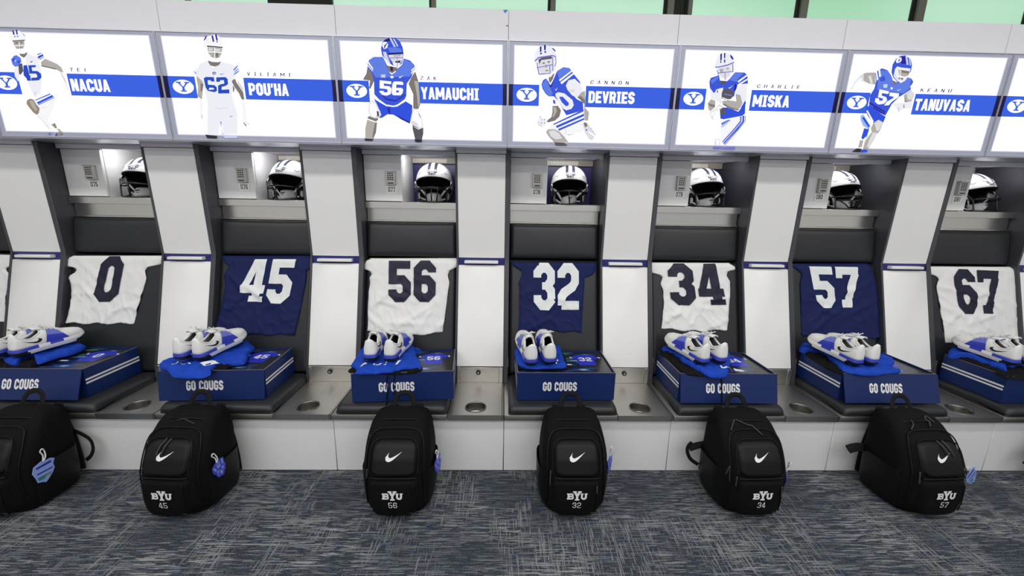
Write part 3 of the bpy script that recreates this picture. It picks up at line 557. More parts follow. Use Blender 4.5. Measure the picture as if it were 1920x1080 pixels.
def pillow(x0, x1, fn, z0, z1, r, bulge, nu=22, nv=14):
    """upholstered pad: front face swells out of the plane y=fn(z)"""
    mb = MB()
    def g(u, v):
        x = x0 + (x1 - x0) * u; z = z0 + (z1 - z0) * v
        ex = min(x - x0, x1 - x) / r; ez = min(z - z0, z1 - z) / r
        f = 1.0
        if ex < 1: f *= math.sqrt(max(0, 1 - (1 - ex) ** 2))
        if ez < 1: f *= math.sqrt(max(0, 1 - (1 - ez) ** 2))
        return Vector((x, fn(z) + r * (1 - f) - bulge * math.sin(PI * u) ** .5 * math.sin(PI * v) ** .5 if 0 < u < 1 and 0 < v < 1 else fn(z) + r, z))
    def w(k, n, a, b):
        e = r / (b - a)
        return k
    us = sorted(set([0, .15 * r / (x1 - x0), .5 * r / (x1 - x0), r / (x1 - x0), 1 - r / (x1 - x0), 1 - .5 * r / (x1 - x0), 1 - .15 * r / (x1 - x0), 1] + [i / nu for i in range(1, nu) if r / (x1 - x0) < i / nu < 1 - r / (x1 - x0)]))
    vs_ = sorted(set([0, .15 * r / (z1 - z0), .5 * r / (z1 - z0), r / (z1 - z0), 1 - r / (z1 - z0), 1 - .5 * r / (z1 - z0), 1 - .15 * r / (z1 - z0), 1] + [i / nv for i in range(1, nv) if r / (z1 - z0) < i / nv < 1 - r / (z1 - z0)]))
    pts = [g(u, v) for v in vs_ for u in us]
    n = len(us)
    fs = [(j * n + i, j * n + i + 1, j * n + i + n + 1, j * n + i + n) for j in range(len(vs_) - 1) for i in range(n - 1)]
    mb.add(pts, fs)
    mb.box(x0, x1, fn(z0) + r, fn(z0) + r + .012, z0, z0 + .01)
    mb.slab(x0, x1, (fn(z0) + r, z0), (fn(z1) + r, z1), .012)
    return mb

def make_locker():
    t = thing('locker', (-4 * P, 0, 0), '', 'locker', 'locker bays in one run along the wall')
    MB().box(.0015, P - .0015, 0, .012, 0.004, .2993).box(.01, P - .01, .012, .34, .004, .29).build('base_panel', M_WHITE, t, bevel=.0015, seg=1)
    sp = MB().box(.0015, .5772, -.0224, .44, .306, .336).box(.004, .575, -.012, .0, .2993, .306, 1)
    sp.build('seat_pan', [M_STEELD, M_BLACK], t, bevel=.0025)
    # worktop with a round cut-out for the cup holder
    cx, cy, r0, n = .716, .058, .050, 40
    x0, x1, y0, y1, zt, zb = .5806, .8530, -.0224, .346, .336, .306
    mb = MB()
    ring = [(cx + r0 * math.cos(2 * PI * i / n), cy + r0 * math.sin(2 * PI * i / n)) for i in range(n)]
    outer = []
    for i in range(n):
        a = 2 * PI * i / n; dx, dy = math.cos(a), math.sin(a)
        s = min((x1 - cx) / dx if dx > 1e-6 else 1e9, (x0 - cx) / dx if dx < -1e-6 else 1e9, (y1 - cy) / dy if dy > 1e-6 else 1e9, (y0 - cy) / dy if dy < -1e-6 else 1e9)
        outer.append((cx + dx * s, cy + dy * s))
    vs_ = [(x, y, zt) for x, y in ring] + [(x, y, zt) for x, y in outer]
    mb.add(vs_, [(i, n + i, n + (i + 1) % n, (i + 1) % n) for i in range(n)])
    for (cxx, cyy) in [(x0, y0), (x1, y0), (x1, y1), (x0, y1)]:
        # fill the corners that the radial strip cuts off
        ks = sorted(range(n), key=lambda i: (outer[i][0] - cxx) ** 2 + (outer[i][1] - cyy) ** 2)
        i = min(range(n), key=lambda i: (max(abs(outer[i][0] - cxx), abs(outer[(i + 1) % n][0] - cxx)) if False else 0) + ((outer[i][0] + outer[(i + 1) % n][0]) / 2 - cxx) ** 2 + ((outer[i][1] + outer[(i + 1) % n][1]) / 2 - cyy) ** 2)
        for j in (i - 1, i, i + 1):
            a, b = outer[j % n], outer[(j + 1) % n]
            if abs(a[0] - b[0]) > 1e-5 and abs(a[1] - b[1]) > 1e-5:
                mb.add([(a[0], a[1], zt), (cxx, cyy, zt), (b[0], b[1], zt)], [(0, 1, 2)])
    mb.add([(x0, y0, zt), (x1, y0, zt), (x1, y0, zb), (x0, y0, zb), (x1, y1, zt), (x1, y1, zb), (x0, y1, zt), (x0, y1, zb)],
           [(0, 3, 2, 1), (1, 2, 5, 4), (4, 5, 7, 6), (6, 7, 3, 0)])
    mb.box(.8556, .8612, -.0224, .346, .306, .3365)
    mb.box(.583, .86, -.012, 0, .2993, .306, 1)
    mb.build('worktop', [M_STEELD, M_BLACK], t)
    cup = MB()
    prof = [(.0565, .3362), (.056, .3385), (.053, .3398), (.050, .3385), (.0485, .335), (.0475, .235), (.044, .225), (0.0, .225)]
    vs_ = [(cx + r * math.cos(2 * PI * i / n), cy + r * math.sin(2 * PI * i / n), z) for r, z in prof for i in range(n)]
    cup.add(vs_, [(j * n + i, j * n + (i + 1) % n, (j + 1) * n + (i + 1) % n, (j + 1) * n + i) for j in range(len(prof) - 1) for i in range(n)])
    cup.build('cup_holder', mat('dark_steel_cup', rgb(128, 126, 120), 0.32, metal=1.0, var=0.1, vscale=25), t, smooth=.9)
    # splash plate with round lock
    sp = MB().box(P - .2595, P - .030, .346, .36, .336, .43).box(DL + .002, P - .2595, .343, .36, .336, .43).box(P - .030, DR - .002, .343, .36, .336, .43)
    sp = sp.build('splash_plate', M_STEELD, t, bevel=.001, seg=1)
    lk = MB()
    lx, lz = .7125, .400
    for (r, ya, yb, mi) in ((.0135, .338, .346, 0), (.0095, .336, .338, 1)):
        ps = [(lx + r * math.cos(2 * PI * i / 24), y, lz + r * math.sin(2 * PI * i / 24)) for y in (ya, yb) for i in range(24)]
        lk.add(ps, [tuple(range(24))] + [(i, (i + 1) % 24, 24 + (i + 1) % 24, 24 + i) for i in range(24)], mi)
    lk.box(lx - .0035, lx + .0035, .3354, .336, lz - .005, lz + .005, 2)
    lk.build('lock', [M_BLACK, mat('dark_lock_face', rgb(44, 44, 46), .4), M_KEYPAD], sp)
    # pillar: lower door, strip with pull, upper door, cap
    MB().slab(DL, DR, (doorY(.4326), .4326), (doorY(1.0075), 1.0075), .02).build('lower_door', M_WHITE, t, bevel=.0015, seg=1)
    st = MB().box(DL, DR, .534, .55, 1.009, 1.0505).build('accent_strip', M_NAVY, t)
    hx0, hx1 = DL + .036, DL + .236
    hd = MB().prism([(.535, 1.020), (.515, 1.020), (.503, 1.022), (.503, 1.033), (.507, 1.037), (.535, 1.037)], hx0, hx1)
    hd.build('handle', M_WHITE, st, bevel=.001, seg=1)
    MB().slab(DL, DR, (.533, 1.0515), (.5152, 1.6425), .02).build('upper_door', M_WHITE, t, bevel=.0015, seg=1)
    MB().box(DL - .004, DR + .003, .506, .55, 1.6455, 1.667).build('pillar_cap', M_HEAD, t, bevel=.001, seg=1)
    MB().box(DL + .006, DR - .006, .56, .98, .34, 1.66).slab(DL + .006, DR - .006, (doorY(.44) + .03, .44), (doorY(1.02) + .03, 1.02), .02).build('cabinet_carcass', M_DARK, t)
    prof = [(.340, .3365), (.352, .4326), (doorY(1.02) - .003, 1.02), (.531, 1.0505), (.512, 1.6635), (1.0, 1.6635), (1.0, .3365)]
    for xa, xb in ((-.0044, SL - .002), (SR + .002, DL - .0010)):
        MB().prism(prof, xa, xb).build('side_panel', M_DARK, t, bevel=.001, seg=1)
    # upholstery
    pillow(SL + .002, SR - .002, padY, .375, 1.034, .022, .006, 20, 18).build('backrest', M_LEATHER, t, smooth=1.2)
    pillow(SL + .002, SR - .002, lambda z: .566 + .0 * z + .16 * (z - 1.047), 1.043, 1.251, .024, .012, 20, 10).build('headrest_cushion', M_LEATHER, t, smooth=1.2)
    cz = MB()
    R_ = .024
    pr = [(-.016, .337), (-.0225, .345), (-.0225, .358), (-.018, .370), (-.008, .3775), (.01, .3815), (.12, .3835), (.30, .3815), (.36, .380), (.36, .337)]
    xs = [.022, .0225, .026, .034, .05, .18, .3, .42, .549, .565, .573, .5765, .577]
    def ins(x):
        e = min(x - xs[0], xs[-1] - x)
        return 0 if e > .028 else (1 - math.sqrt(max(0, 1 - (1 - e / .028) ** 2))) * .030
    vs_ = []
    for x in xs:
        d = ins(x)
        for (y, z) in pr:
            vs_.append((x, y + (d * .6 if y < .2 else -d * .3), z - (d if z > .345 else 0)))
    n = len(pr)
    fs = [(i * n + j, i * n + (j + 1) % n, (i + 1) * n + (j + 1) % n, (i + 1) * n + j) for i in range(len(xs) - 1) for j in range(n)]
    fs += [tuple(range(n))[::-1], tuple(range((len(xs) - 1) * n, len(xs) * n))]
    cz.add(vs_, fs)
    cz.build('seat_cushion', M_LEATHER, t, smooth=.9)
    # shelf and steel fascia below it
    MB().box(SL, SR + .001, .6086, .99, 1.332, 1.370).build('shelf', M_STEEL, t, bevel=.0007, seg=1)
    MB().box(SL + .001, SR - .004, .632, .645, 1.262, 1.3325).box(SL + .001, SR - .004, .618, .645, 1.2535, 1.262).build('shelf_apron', M_STEEL, t, bevel=.001, seg=1)
    # lock box door left, open cubby right
    kd = MB().box(SL + .001, .2445, .620, .638, 1.374, 1.6365).build('compartment_door', M_WHITE, t, bevel=.0012, seg=1)
    kp = MB().box(.157, .2095, .598, .620, 1.468, 1.543).box(.155, .2115, .592, .620, 1.5435, 1.5495)
    for i in range(4):
        for j in range(3):
            kp.box(.165 + j * .0125, .1755 + j * .0125, .5968, .598, 1.530 - i * .0118, 1.5375 - i * .0118, 1)
    kp.box(.166, .200, .5968, .598, 1.474, 1.4815, 1)
    kp.build('keypad', [M_KEYPAD, mat('dark_keypad_buttons', rgb(52, 48, 44), .5)], kd, bevel=.0008, seg=1)
    MB().box(.2335, .2455, .640, .97, 1.3705, 1.6635).build('cubby_divider', M_WHITE, t)
    MB().box(.2462, SR + .001, .93, .945, 1.3705, 1.616).build('cubby_back', M_NAVY, t)
    g = MB().box(.2462, SR + .001, .895, .945, 1.616, 1.652, 0)
    for i in range(26):
        g.box(.256 + i * .0085, .2605 + i * .0085, .8925, .895, 1.6215, 1.6455, 1)
    g.build('cubby_vent', [mat('beige_vent', rgb(150, 145, 134), .5), mat('ivory_vent_slats', rgb(246, 243, 236), .4)], t)
    MB().box(.2462, SR + .001, .622, .945, 1.652, 1.6635).build('cubby_ceiling', M_HEAD, t)
    MB().box(SL, SR, .601, .620, 1.6385, 1.6632).build('lintel', M_HEAD, t, bevel=.001, seg=1)
    MB().box(.0008, P - .0008, .381, 1.0, 1.664, 1.6694).build('soffit', M_ALU, t)
    MB().box(.0008, P - .0008, .9975, 1.01, .02, 2.318).build('back_panel', M_DARK, t)
    MB().box(.0010, P - .0010, .404, .425, 2.174, 2.3205).box(0, P, .424, 1.0, 2.300, 2.3185).box(0, P, .418, .424, 2.176, 2.3185).build('header_panel', M_HEAD, t, bevel=.0006, seg=1)
    MB().box(SL - .002, SL - .0005, .36, .42, .432, .49).box(SL - .0008, SL - .0002, .387, .392, .448, .464, 1).build('outlet_plate', [M_STEEL, M_BLACK], t)
    return t

PLATES = {-4: '074', -3: '075', -2: '076', -1: '077', 0: '078', 1: '079', 2: '080', 3: '081', 4: '082'}
lock0 = make_locker()
LOCK = {}
for k in range(-4, 5):
    o = lock0 if k == -4 else copy_tree(lock0)
    o.location = (k * P, 0, 0)
    if k < 4 and k > -4:
        o['label'] = 'white and charcoal locker bay numbered %s with padded seat' % PLATES[k]
    else:
        o['label'] = ('white and charcoal locker bay at the far left end' if k < 0 else 'white and charcoal locker bay at the far right end')
    LOCK[k] = o
    if -4 < k < 4:
        # strip lamp under the cubby ceiling, behind the lintel
        lm = area('cubby_lamp', (.40, .640, 1.647), .26, .02, 0.6, (1.0, 0.98, 0.97), (math.radians(38), 0, 0))
        lm.parent = o
        kd = [c for c in o.children if c.name.startswith('compartment_door')][0]
        pl = MB().box(.1535, .2125, .6168, .620, 1.4195, 1.4645).build('number_plate', M_PLATE, kd)
        q, tw = text_quads(PLATES[k], 1.75, 1.3)
        mb = MB()
        lay(mb, q, tw, lambda a, b, l: Vector((.1625 + a * .041, .6166 - l, 1.4285 + b * .0275)))
        mb.build('digits', M_BLACK, pl)

hd = [c for c in LOCK[-1].children if c.name.startswith('header_panel')][0]
tp_ = MB().add([(P - .028, .4034, 2.3195), (P - .002, .4034, 2.3195), (P - .020, .4034, 2.304)], [(0, 1, 2)]).build('tape_scrap', mat('blue_tape', rgb(60, 110, 205), .5), hd)
tp_ = MB().add([(P - .013, .4034, 2.246), (P - .002, .4034, 2.246), (P - .004, .4034, 2.252), (P - .010, .4034, 2.252)], [(0, 1, 2, 3)]).build('tape_scrap', mat('red_tape', rgb(170, 30, 40), .5), hd)

# ------------------------------------------------------------------ backlit name signs
INK = {'W': rgb(252, 252, 255), 'f6': rgb(247, 247, 251), 'f4': rgb(238, 239, 247), 'e0': rgb(222, 222, 226), 'S': rgb(180, 174, 168), 'T': rgb(128, 121, 116), 'T2': rgb(150, 140, 120),
       'K': rgb(52, 50, 56), 'K2': rgb(92, 90, 94), 'B': rgb(52, 84, 222), 'B2': rgb(62, 90, 216), 'L': rgb(98, 128, 228), 'L2': rgb(158, 186, 240), 'D': rgb(48, 44, 160), 'D2': rgb(40, 38, 96),
       'M': rgb(120, 122, 205), 'N': rgb(44, 78, 190), 'V': rgb(206, 210, 240)}
INKS = list(INK)
INKM = [lit('ink_' + k, INK[k], 1.0) for k in INKS]
M_BAND = lit('blue_backlit_ink', rgb(62, 100, 226), 1.0)
M_LETTER = lit('white_backlit_lettering', rgb(250, 250, 255), 1.15)
M_FIRST = lit('dark_backlit_lettering', rgb(52, 50, 84), 1.0)
def panel_mat():
    m = bpy.data.materials.new('backlit_white_film'); m.use_nodes = True
    nt = m.node_tree; nt.nodes.clear(); N = nt.nodes.new; Lk = nt.links.new
    o = N('ShaderNodeOutputMaterial'); e = N('ShaderNodeEmission'); Lk(e.outputs[0], o.inputs[0])
    e.inputs[0].default_value = (0.84, 0.83, 1.0, 1); 
    tc = N('ShaderNodeTexCoord'); sx = N('ShaderNodeSeparateXYZ'); Lk(tc.outputs['Object'], sx.inputs[0])
    def op(f, a, b):
        x = N('ShaderNodeMath'); x.operation = f
        for i, t in enumerate((a, b)):
            if isinstance(t, (int, float)): x.inputs[i].default_value = t
            else: Lk(t, x.inputs[i])
        return x.outputs[0]
    d = op('MINIMUM', op('MINIMUM', op('SUBTRACT', sx.outputs[0], .0265), op('SUBTRACT', .8385, sx.outputs[0])), op('MINIMUM', op('SUBTRACT', sx.outputs[2], .0225), op('SUBTRACT', .482, sx.outputs[2])))
    r = N('ShaderNodeMapRange'); r.inputs[1].default_value = 0; r.inputs[2].default_value = .012; r.inputs[3].default_value = .55; r.inputs[4].default_value = 1.75
    r.interpolation_type = 'SMOOTHSTEP'
    Lk(d, r.inputs[0]); Lk(r.outputs[0], e.inputs[1])
    return m
M_FILM = panel_mat()
LX0, LX1, LZ0, LZ1 = .0265, .8385, .0225, .482     # lit area
def make_sign():
    t = thing('backlit_sign', (0, .3767, 1.6694), '', 'sign', 'backlit name signs above the lockers', (.03135, 0, 0))
    fr = MB().box(.0012, P - .0012, .0012, .036, 0, .5)
    fr.box(.0012, .0042, -.003, .0012, 0, .5, 0).box(P - .0042, P - .0012, -.003, .0012, 0, .5, 0).box(.0042, P - .0042, -.003, .0012, -.0, .004, 0).box(.0042, P - .0042, -.003, .0012, .4965, .5, 0)
    fr.build('frame', M_ALU, t)
    MB().box(.0043, P - .0043, 0.0, .0012, .0042, .4962).build('face_border', M_SIGNEDGE, t)
    MB().poly([(LX0, -.0004, LZ0), (LX1, -.0004, LZ0), (LX1, -.0004, LZ1), (LX0, -.0004, LZ1)]).build('lit_panel', M_FILM, t)
    return t
def yd(x):
    return 1 if x < LX0 or x > LX1 else 0
def band(t, segs):
    y = -.0008
    for a, b in segs:
        mb = MB()
        cuts = sorted(set([a, b] + [c for c in (LX0, LX1) if a < c < b]))
        for c, d in zip(cuts, cuts[1:]):
            mb.poly([(c, y, .2), (d, y, .2), (d, y, .3007), (c, y, .3007)], yd((c + d) / 2))
        mb.build('name_band', [M_BAND, M_INKDARK], t, merge=True)
def emblem(t):
    cx, cz, rx, rz = .097, .252, .052, .0327
    mb = MB().poly([(cx + rx * math.cos(2 * PI * i / 48), -.0011, cz + rz * math.sin(2 * PI * i / 48)) for i in range(48)])
    e = mb.build('emblem', M_LETTER, t)
    mb = MB(); y = -.0014
    def q(*p):
        mb.poly([(cx + a * .001, y, cz + b * .001) for a, b in p])
    q((-26, 19.5), (-16, 19.5), (3.5, -4), (-4.5, -4)); q((26, 19.5), (16, 19.5), (-3.5, -4), (4.5, -4))
    q((-6, 2), (6, 2), (6, -17), (-6, -17)); q((-14, -16), (14, -16), (14, -22.5), (-14, -22.5))
    q((-33, 17), (-8, 17), (-8, 23), (-33, 23)); q((8, 17), (33, 17), (33, 23), (8, 23))
    mb.build('emblem_letter', M_BAND, e)
def figure(t, k):
    mb = MB()
    for i, (c, fl) in enumerate(FIGS[k]):
        pts = [(fl[j] / 2000., fl[j + 1] / 2000.) for j in range(0, len(fl), 2)]
        y = -.0016 - .00006 * i
        mb.poly([(x, y, min(max(z, .005), .4955)) for x, z in pts], INKS.index(c))
    mb.build('player_picture', INKM, t)
SIGNS = {-3: ('TEI', 'NACUA', .0785, .176, .598, .410, 'in white, a blue glove on the ball'),
         -2: ('VILIAMI', "POU'HA", .2165, .198, .618, .420, 'in white 62 kit standing upright'),
         -1: ('ZAK', 'YAMAUCHI', .081, .2935, .715, .4215, 'in blue 56 kit crouching, hands on knees'),
         0: ('CANNON', 'DEVRIES', .1975, .2395, .655, .4155, 'in blue leaning low, white helmet'),
         1: ('CHARLIE', 'MISKA', .224, .196, .604, .410, 'in blue hugging a football'),
         2: ('KEANU', 'TANUVASA', .166, .302, .709, .409, 'in blue 57 kit running')}
sign0 = make_sign()
for k in range(-4, 5):
    s = sign0 if k == -4 else copy_tree(sign0)
    s.location = (k * P, .3767, 1.6694)
    lf = .1605 if k not in FIGS else {-3: .1445, -2: .155, -1: .1605, 0: .1595, 1: .1535, 2: .152}[k]
    band(s, [(.0045, lf), (.400 if k != 1 else .3965, P - .0045)])
    emblem(s)
    if k in SIGNS:
        first, last, w1, w2, xe, xs, desc = SIGNS[k]
        figure(s, k)
        q, tw = text_quads(last, 2.35, .62)
        mb = MB()
        lay(mb, q, tw, lambda a, b, l: Vector((xs + a * (xe - xs), -.0011 - l, .2205 + b * .0565)))
        mb.build('surname', M_LETTER, s)
        q, tw = text_quads(first, 1.7, 7.0 if k != 2 else 6.2)
        mb = MB()
        x1 = .420 + w1
        lay(mb, q, tw, lambda a, b, l: Vector((.420 + a * w1 + (b * .0022), -.0008 - l, .3105 + b * .0165)))
        mb.build('first_name', M_FIRST, s)
        s['label'] = 'lit sign with a player ' + desc
    else:
        s['label'] = ('lit sign cut by the right edge just after its emblem' if k == 3 else ('lit sign with plain blue band at the far left end' if k < 0 else 'lit sign with a plain blue band at the far right end'))
# ------------------------------------------------------------------ jerseys hung over the backrests
def pairs(fl):
    return [(fl[i] / 2000., fl[i + 1] / 2000.) for i in range(0, len(fl), 2)]
def jersey(k, data, number, white, label, mirror=False):
    L, R_, Q, B_ = [pairs(d) for d in data]
    if mirror:
        L, R_ = [(SR + SL - x, z) for x, z in R_], [(SR + SL - x, z) for x, z in L]
        B_ = [(SR + SL - x, z) for x, z in B_][::-1]
    rnd = random.Random(k + 11)
    ox, oz = rnd.uniform(0, 50), rnd.uniform(0, 50)
    drags = [(rnd.uniform(.1, .5), rnd.uniform(.66, .9), rnd.uniform(-.9, .9), rnd.uniform(.05, .13), rnd.uniform(.0045, .0085)) for _ in range(9)]
    def disp(x, z):
        d = 0.0045 + .0035 * (noise.noise(Vector((x * 7 + ox, z * 5 + oz, 0))))
        a = noise.noise(Vector((x * 16 + ox + (z * 9), z * 6 - x * 8, 3)))
        d += .005 * max(0, 1 - abs(a) * 5) * (.4 + .6 * sstep(1.0, .7, z))
        d += .0025 * noise.noise(Vector((x * 26, z * 20, k)))
        for (cx, cz, sl, ln, am) in drags:
            u = (x - cx) * math.cos(sl) + (z - cz) * math.sin(sl); v = -(x - cx) * math.sin(sl) + (z - cz) * math.cos(sl)
            d += am * math.exp(-(v / .015) ** 2) * math.exp(-(u / ln) ** 2)
        return max(.001, d) + .0015
    xc = (L[-1][0] + R_[-1][0]) / 2
    def flat(u, v):
        zl = L[0][1] + (B_[0][1] - L[0][1]) * v; zr = R_[0][1] + (B_[-1][1] - R_[0][1]) * v
        xl = interp(-zl, [(-z, x) for x, z in L]); xr = interp(-zr, [(-z, x) for x, z in R_])
        x = xl + (xr - xl) * u; z = zl + (zr - zl) * u
        sag = B_[1][1] - (B_[0][1] + (B_[-1][1] - B_[0][1]) * .5)
        z += sag * 4 * u * (1 - u) * v ** 3 + .004 * v ** 6 * math.sin(u * 19 + ox)
        return x, z
    def surf(x, z, off=0.0):
        yy = padY(z) - .006 - disp(x, z) - off
        if z > 1.012:
            yy += (z - 1.012) ** 2 * 22
        return Vector((x, yy, z))
    mb = MB()
    nu, nv = 72, 56
    def g(u, v):
        x, z = flat(u, max(0, v))
        p = surf(x, z)
        edge = min(u, 1 - u)
        if edge < .02:
            p.y += .004
        return p
    mb.grid(g, nu, nv, 0, flip=True)
    # the top edge disappears into the gap above the backrest
    mb.grid(lambda u, s: g(u, 0) + Vector((0, .022 * s, .004 * math.sin(PI * s))), nu, 3, 0)
    j = mb.build('jersey', M_JW if white else M_JN, None, smooth=2.5, merge=True)
    sm = j.modifiers.new('thickness', 'SOLIDIFY'); sm.thickness = .004; sm.offset = -1
    j.location = (k * P, 0, 0)
    tag(j, label, 'jersey', 'jerseys hung on the locker backrests')
    if number:
        q, tw = text_quads(number, 2.15, .75)
        mb = MB()
        def fn(a, b, l):
            (x0, z0), (x1, z1), (x2, z2), (x3, z3) = Q   # tl tr br bl
            x = x3 * (1 - a) * (1 - b) + x2 * a * (1 - b) + x1 * a * b + x0 * (1 - a) * b
            z = z3 * (1 - a) * (1 - b) + z2 * a * (1 - b) + z1 * a * b + z0 * (1 - a) * b
            return surf(x, z, .0034 + l)
        lay(mb, q, tw, fn, 0, div=2.6)
        mb.build('number', M_NUMN if white else M_NUMW, j, smooth=2.5)
    return j
NUMS = {-3: '0', -2: '45', -1: '56', 0: '32', 1: '34', 2: '57', 3: '67'}
for k in range(-3, 4):
    wt = k % 2 != 0
    jersey(k, JERS[k], NUMS[k], wt, ('white jersey with navy number %s hung on a charcoal backrest' if wt else 'navy jersey with white number %s hung on a charcoal backrest') % NUMS[k])
jersey(-4, JERS[-3], None, True, 'white jersey at left edge with only its sleeve end showing', mirror=True)

# ------------------------------------------------------------------ gift boxes on the seats
M_ART = None
def art_mat():
    m = bpy.data.materials.new('dark_glossy_print'); m.use_nodes = True
    nt = m.node_tree; N = nt.nodes.new; Lk = nt.links.new
    b = nt.nodes['Principled BSDF']; b.inputs['Roughness'].default_value = .22
    tc = N('ShaderNodeTexCoord'); mp = N('ShaderNodeMapping'); Lk(tc.outputs['Object'], mp.inputs[0])
    mp.inputs['Rotation'].default_value = (0, 0, .5); mp.inputs['Scale'].default_value = (5, 22, 1)
    def nz(s, d, off):
        m2 = N('ShaderNodeMapping'); Lk(mp.outputs[0], m2.inputs[0]); m2.inputs['Location'].default_value = off
        n = N('ShaderNodeTexNoise'); n.inputs['Scale'].default_value = s; n.inputs['Detail'].default_value = d; Lk(m2.outputs[0], n.inputs['Vector'])
        return n.outputs['Fac']
    cr = N('ShaderNodeValToRGB'); Lk(nz(1.6, 3, (0, 0, 0)), cr.inputs[0])
    e = cr.color_ramp.elements
    e[0].position = .40; e[0].color = rgb(18, 22, 30); e[1].position = .72; e[1].color = rgb(196, 214, 236)
    for p, c in ((.5, rgb(24, 30, 44)), (.57, rgb(20, 44, 104)), (.64, rgb(44, 92, 140))):
        x = e.new(p); x.color = c
    mx = N('ShaderNodeMix'); mx.data_type = 'RGBA'
    r = N('ShaderNodeMapRange'); r.inputs[1].default_value = .66; r.inputs[2].default_value = .76; Lk(nz(1.1, 1, (4, 7, 0)), r.inputs[0])
    Lk(r.outputs[0], mx.inputs[0]); Lk(cr.outputs[0], mx.inputs[6]); mx.inputs[7].default_value = rgb(70, 130, 84)
    # the picture fades to plain dark grey towards the right-hand side of the lid
    sx = N('ShaderNodeSeparateXYZ'); Lk(tc.outputs['Object'], sx.inputs[0])
    r2 = N('ShaderNodeMapRange'); r2.inputs[1].default_value = .36; r2.inputs[2].default_value = .45; Lk(sx.outputs[0], r2.inputs[0])
    m3 = N('ShaderNodeMix'); m3.data_type = 'RGBA'; Lk(r2.outputs[0], m3.inputs[0]); Lk(mx.outputs[2], m3.inputs[6]); m3.inputs[7].default_value = rgb(40, 42, 46)
    Lk(m3.outputs[2], b.inputs['Base Color'])
    return m
M_ART = art_mat()
M_ARTB = mat('royal_blue_print', rgb(40, 52, 190), .3)
BZ, BH, BW, BD = .3845, .1505, .505, .305
def gift_box(k, x, y, yaw, flap, label):
    t = thing('gift_box', (k * P + x, y, BZ), label, 'box', 'navy gift boxes on the seats', (0, 0, yaw))
    th = .004
    b = MB()
    y0 = .002 if flap else 0
    b.box(0, BW, y0, y0 + th, 0, BH).box(0, BW, BD - th, BD, 0, BH).box(0, th, y0 + th, BD - th, 0, BH).box(BW - th, BW, y0 + th, BD - th, 0, BH).box(th, BW - th, y0 + th, BD - th, 0, .004)
    b.box(0, BW, y0, y0 + th, BH, BH + .0006, 1).box(0, th, y0 + th, BD, BH, BH + .0006, 1).box(BW - th, BW, y0 + th, BD, BH, BH + .0006, 1)
    b.build('box_body', [M_BOX, M_BOXIN], t)
    MB().box(th, BW - th, y0 + th, BD - th, BH - .011, BH - .0085).build('lid_print', M_ART, t)
    # little shirt picture printed on the lid
    zt = BH - .0083
    sh = MB()
    pts = [(.352, .118), (.445, .118), (.448, .205), (.462, .198), (.482, .222), (.452, .252), (.425, .262), (.376, .262), (.345, .252), (.316, .222), (.334, .198), (.350, .205)]
    sh.poly([(a - .008, b_, zt) for a, b_ in pts], 0)
    for a0, a1, b0, b1 in ((.306, .316, .222, .226), (.466, .476, .222, .226)):
        sh.poly([(a0, b0, zt + .0001), (a1, b0 - .012, zt + .0001), (a1 + .004, b1 - .006, zt + .0001), (a0 + .004, b1 + .008, zt + .0001)], 1)
    sh.poly([(.262, .125, zt), (.30, .125, zt), (.30, .133, zt), (.262, .133, zt)], 1)
    sp = sh.build('shirt_picture', [M_ARTB, M_PRINTW], t)
    q, tw = text_quads(NUMS[k], 1.9, .9)
    n_ = MB()
    wn = .072 if len(NUMS[k]) > 1 else .034
    lay(n_, q, tw, lambda a, b_, l: Vector((.390 - wn / 2 + a * wn, .172 + b_ * .052, zt + .0003 + l)))
    n_.build('picture_number', M_PRINTW, sp)
    # double white stripe along both ends
    for xx in (-.0006, BW + .0006):
        s_ = MB()
        for z0 in (.069, .087):
            s_.add([(xx, y0, z0), (xx, BD, z0), (xx, BD, z0 + .0095), (xx, y0, z0 + .0095)], [(0, 1, 2, 3)])
        s_.build('side_stripes', M_PRINTW, t)
    # front flap with the lettering
    m = MB().box(0.0, BW, -.0045, -.0005, -BH + .001, 0)
    f = m.build('front_flap', M_BOX, t)
    f.location = (0, 0, BH); f.rotation_euler = (-flap, 0, 0)
    q, tw = text_quads('GO COUGS', 2.25, .8)
    n_ = MB()
    lay(n_, q, tw, lambda a, b_, l: Vector((.132 + a * .176, -.0049 - l, -.098 + b_ * .049)))
    n_.build('lettering', M_PRINTW, f)
    return t
BOXES = {-3: (-.017, .053, .0, .34), -2: (.008, .035, .05, .14), -1: (.099, .020, .085, .05), 0: (.066, .047, .012, .0), 1: (.043, .051, .0, .25), 2: (.046, .065, .0, .32), 3: (.044, .045, .0, .0)}
for k, (x, y, yaw, flap) in BOXES.items():
    gift_box(k, x, y, yaw, flap, 'navy cardboard box with number %s shirt printed on its lid' % NUMS[k] if k != 3 else
             'navy cardboard box under the number 67 jersey at right edge')

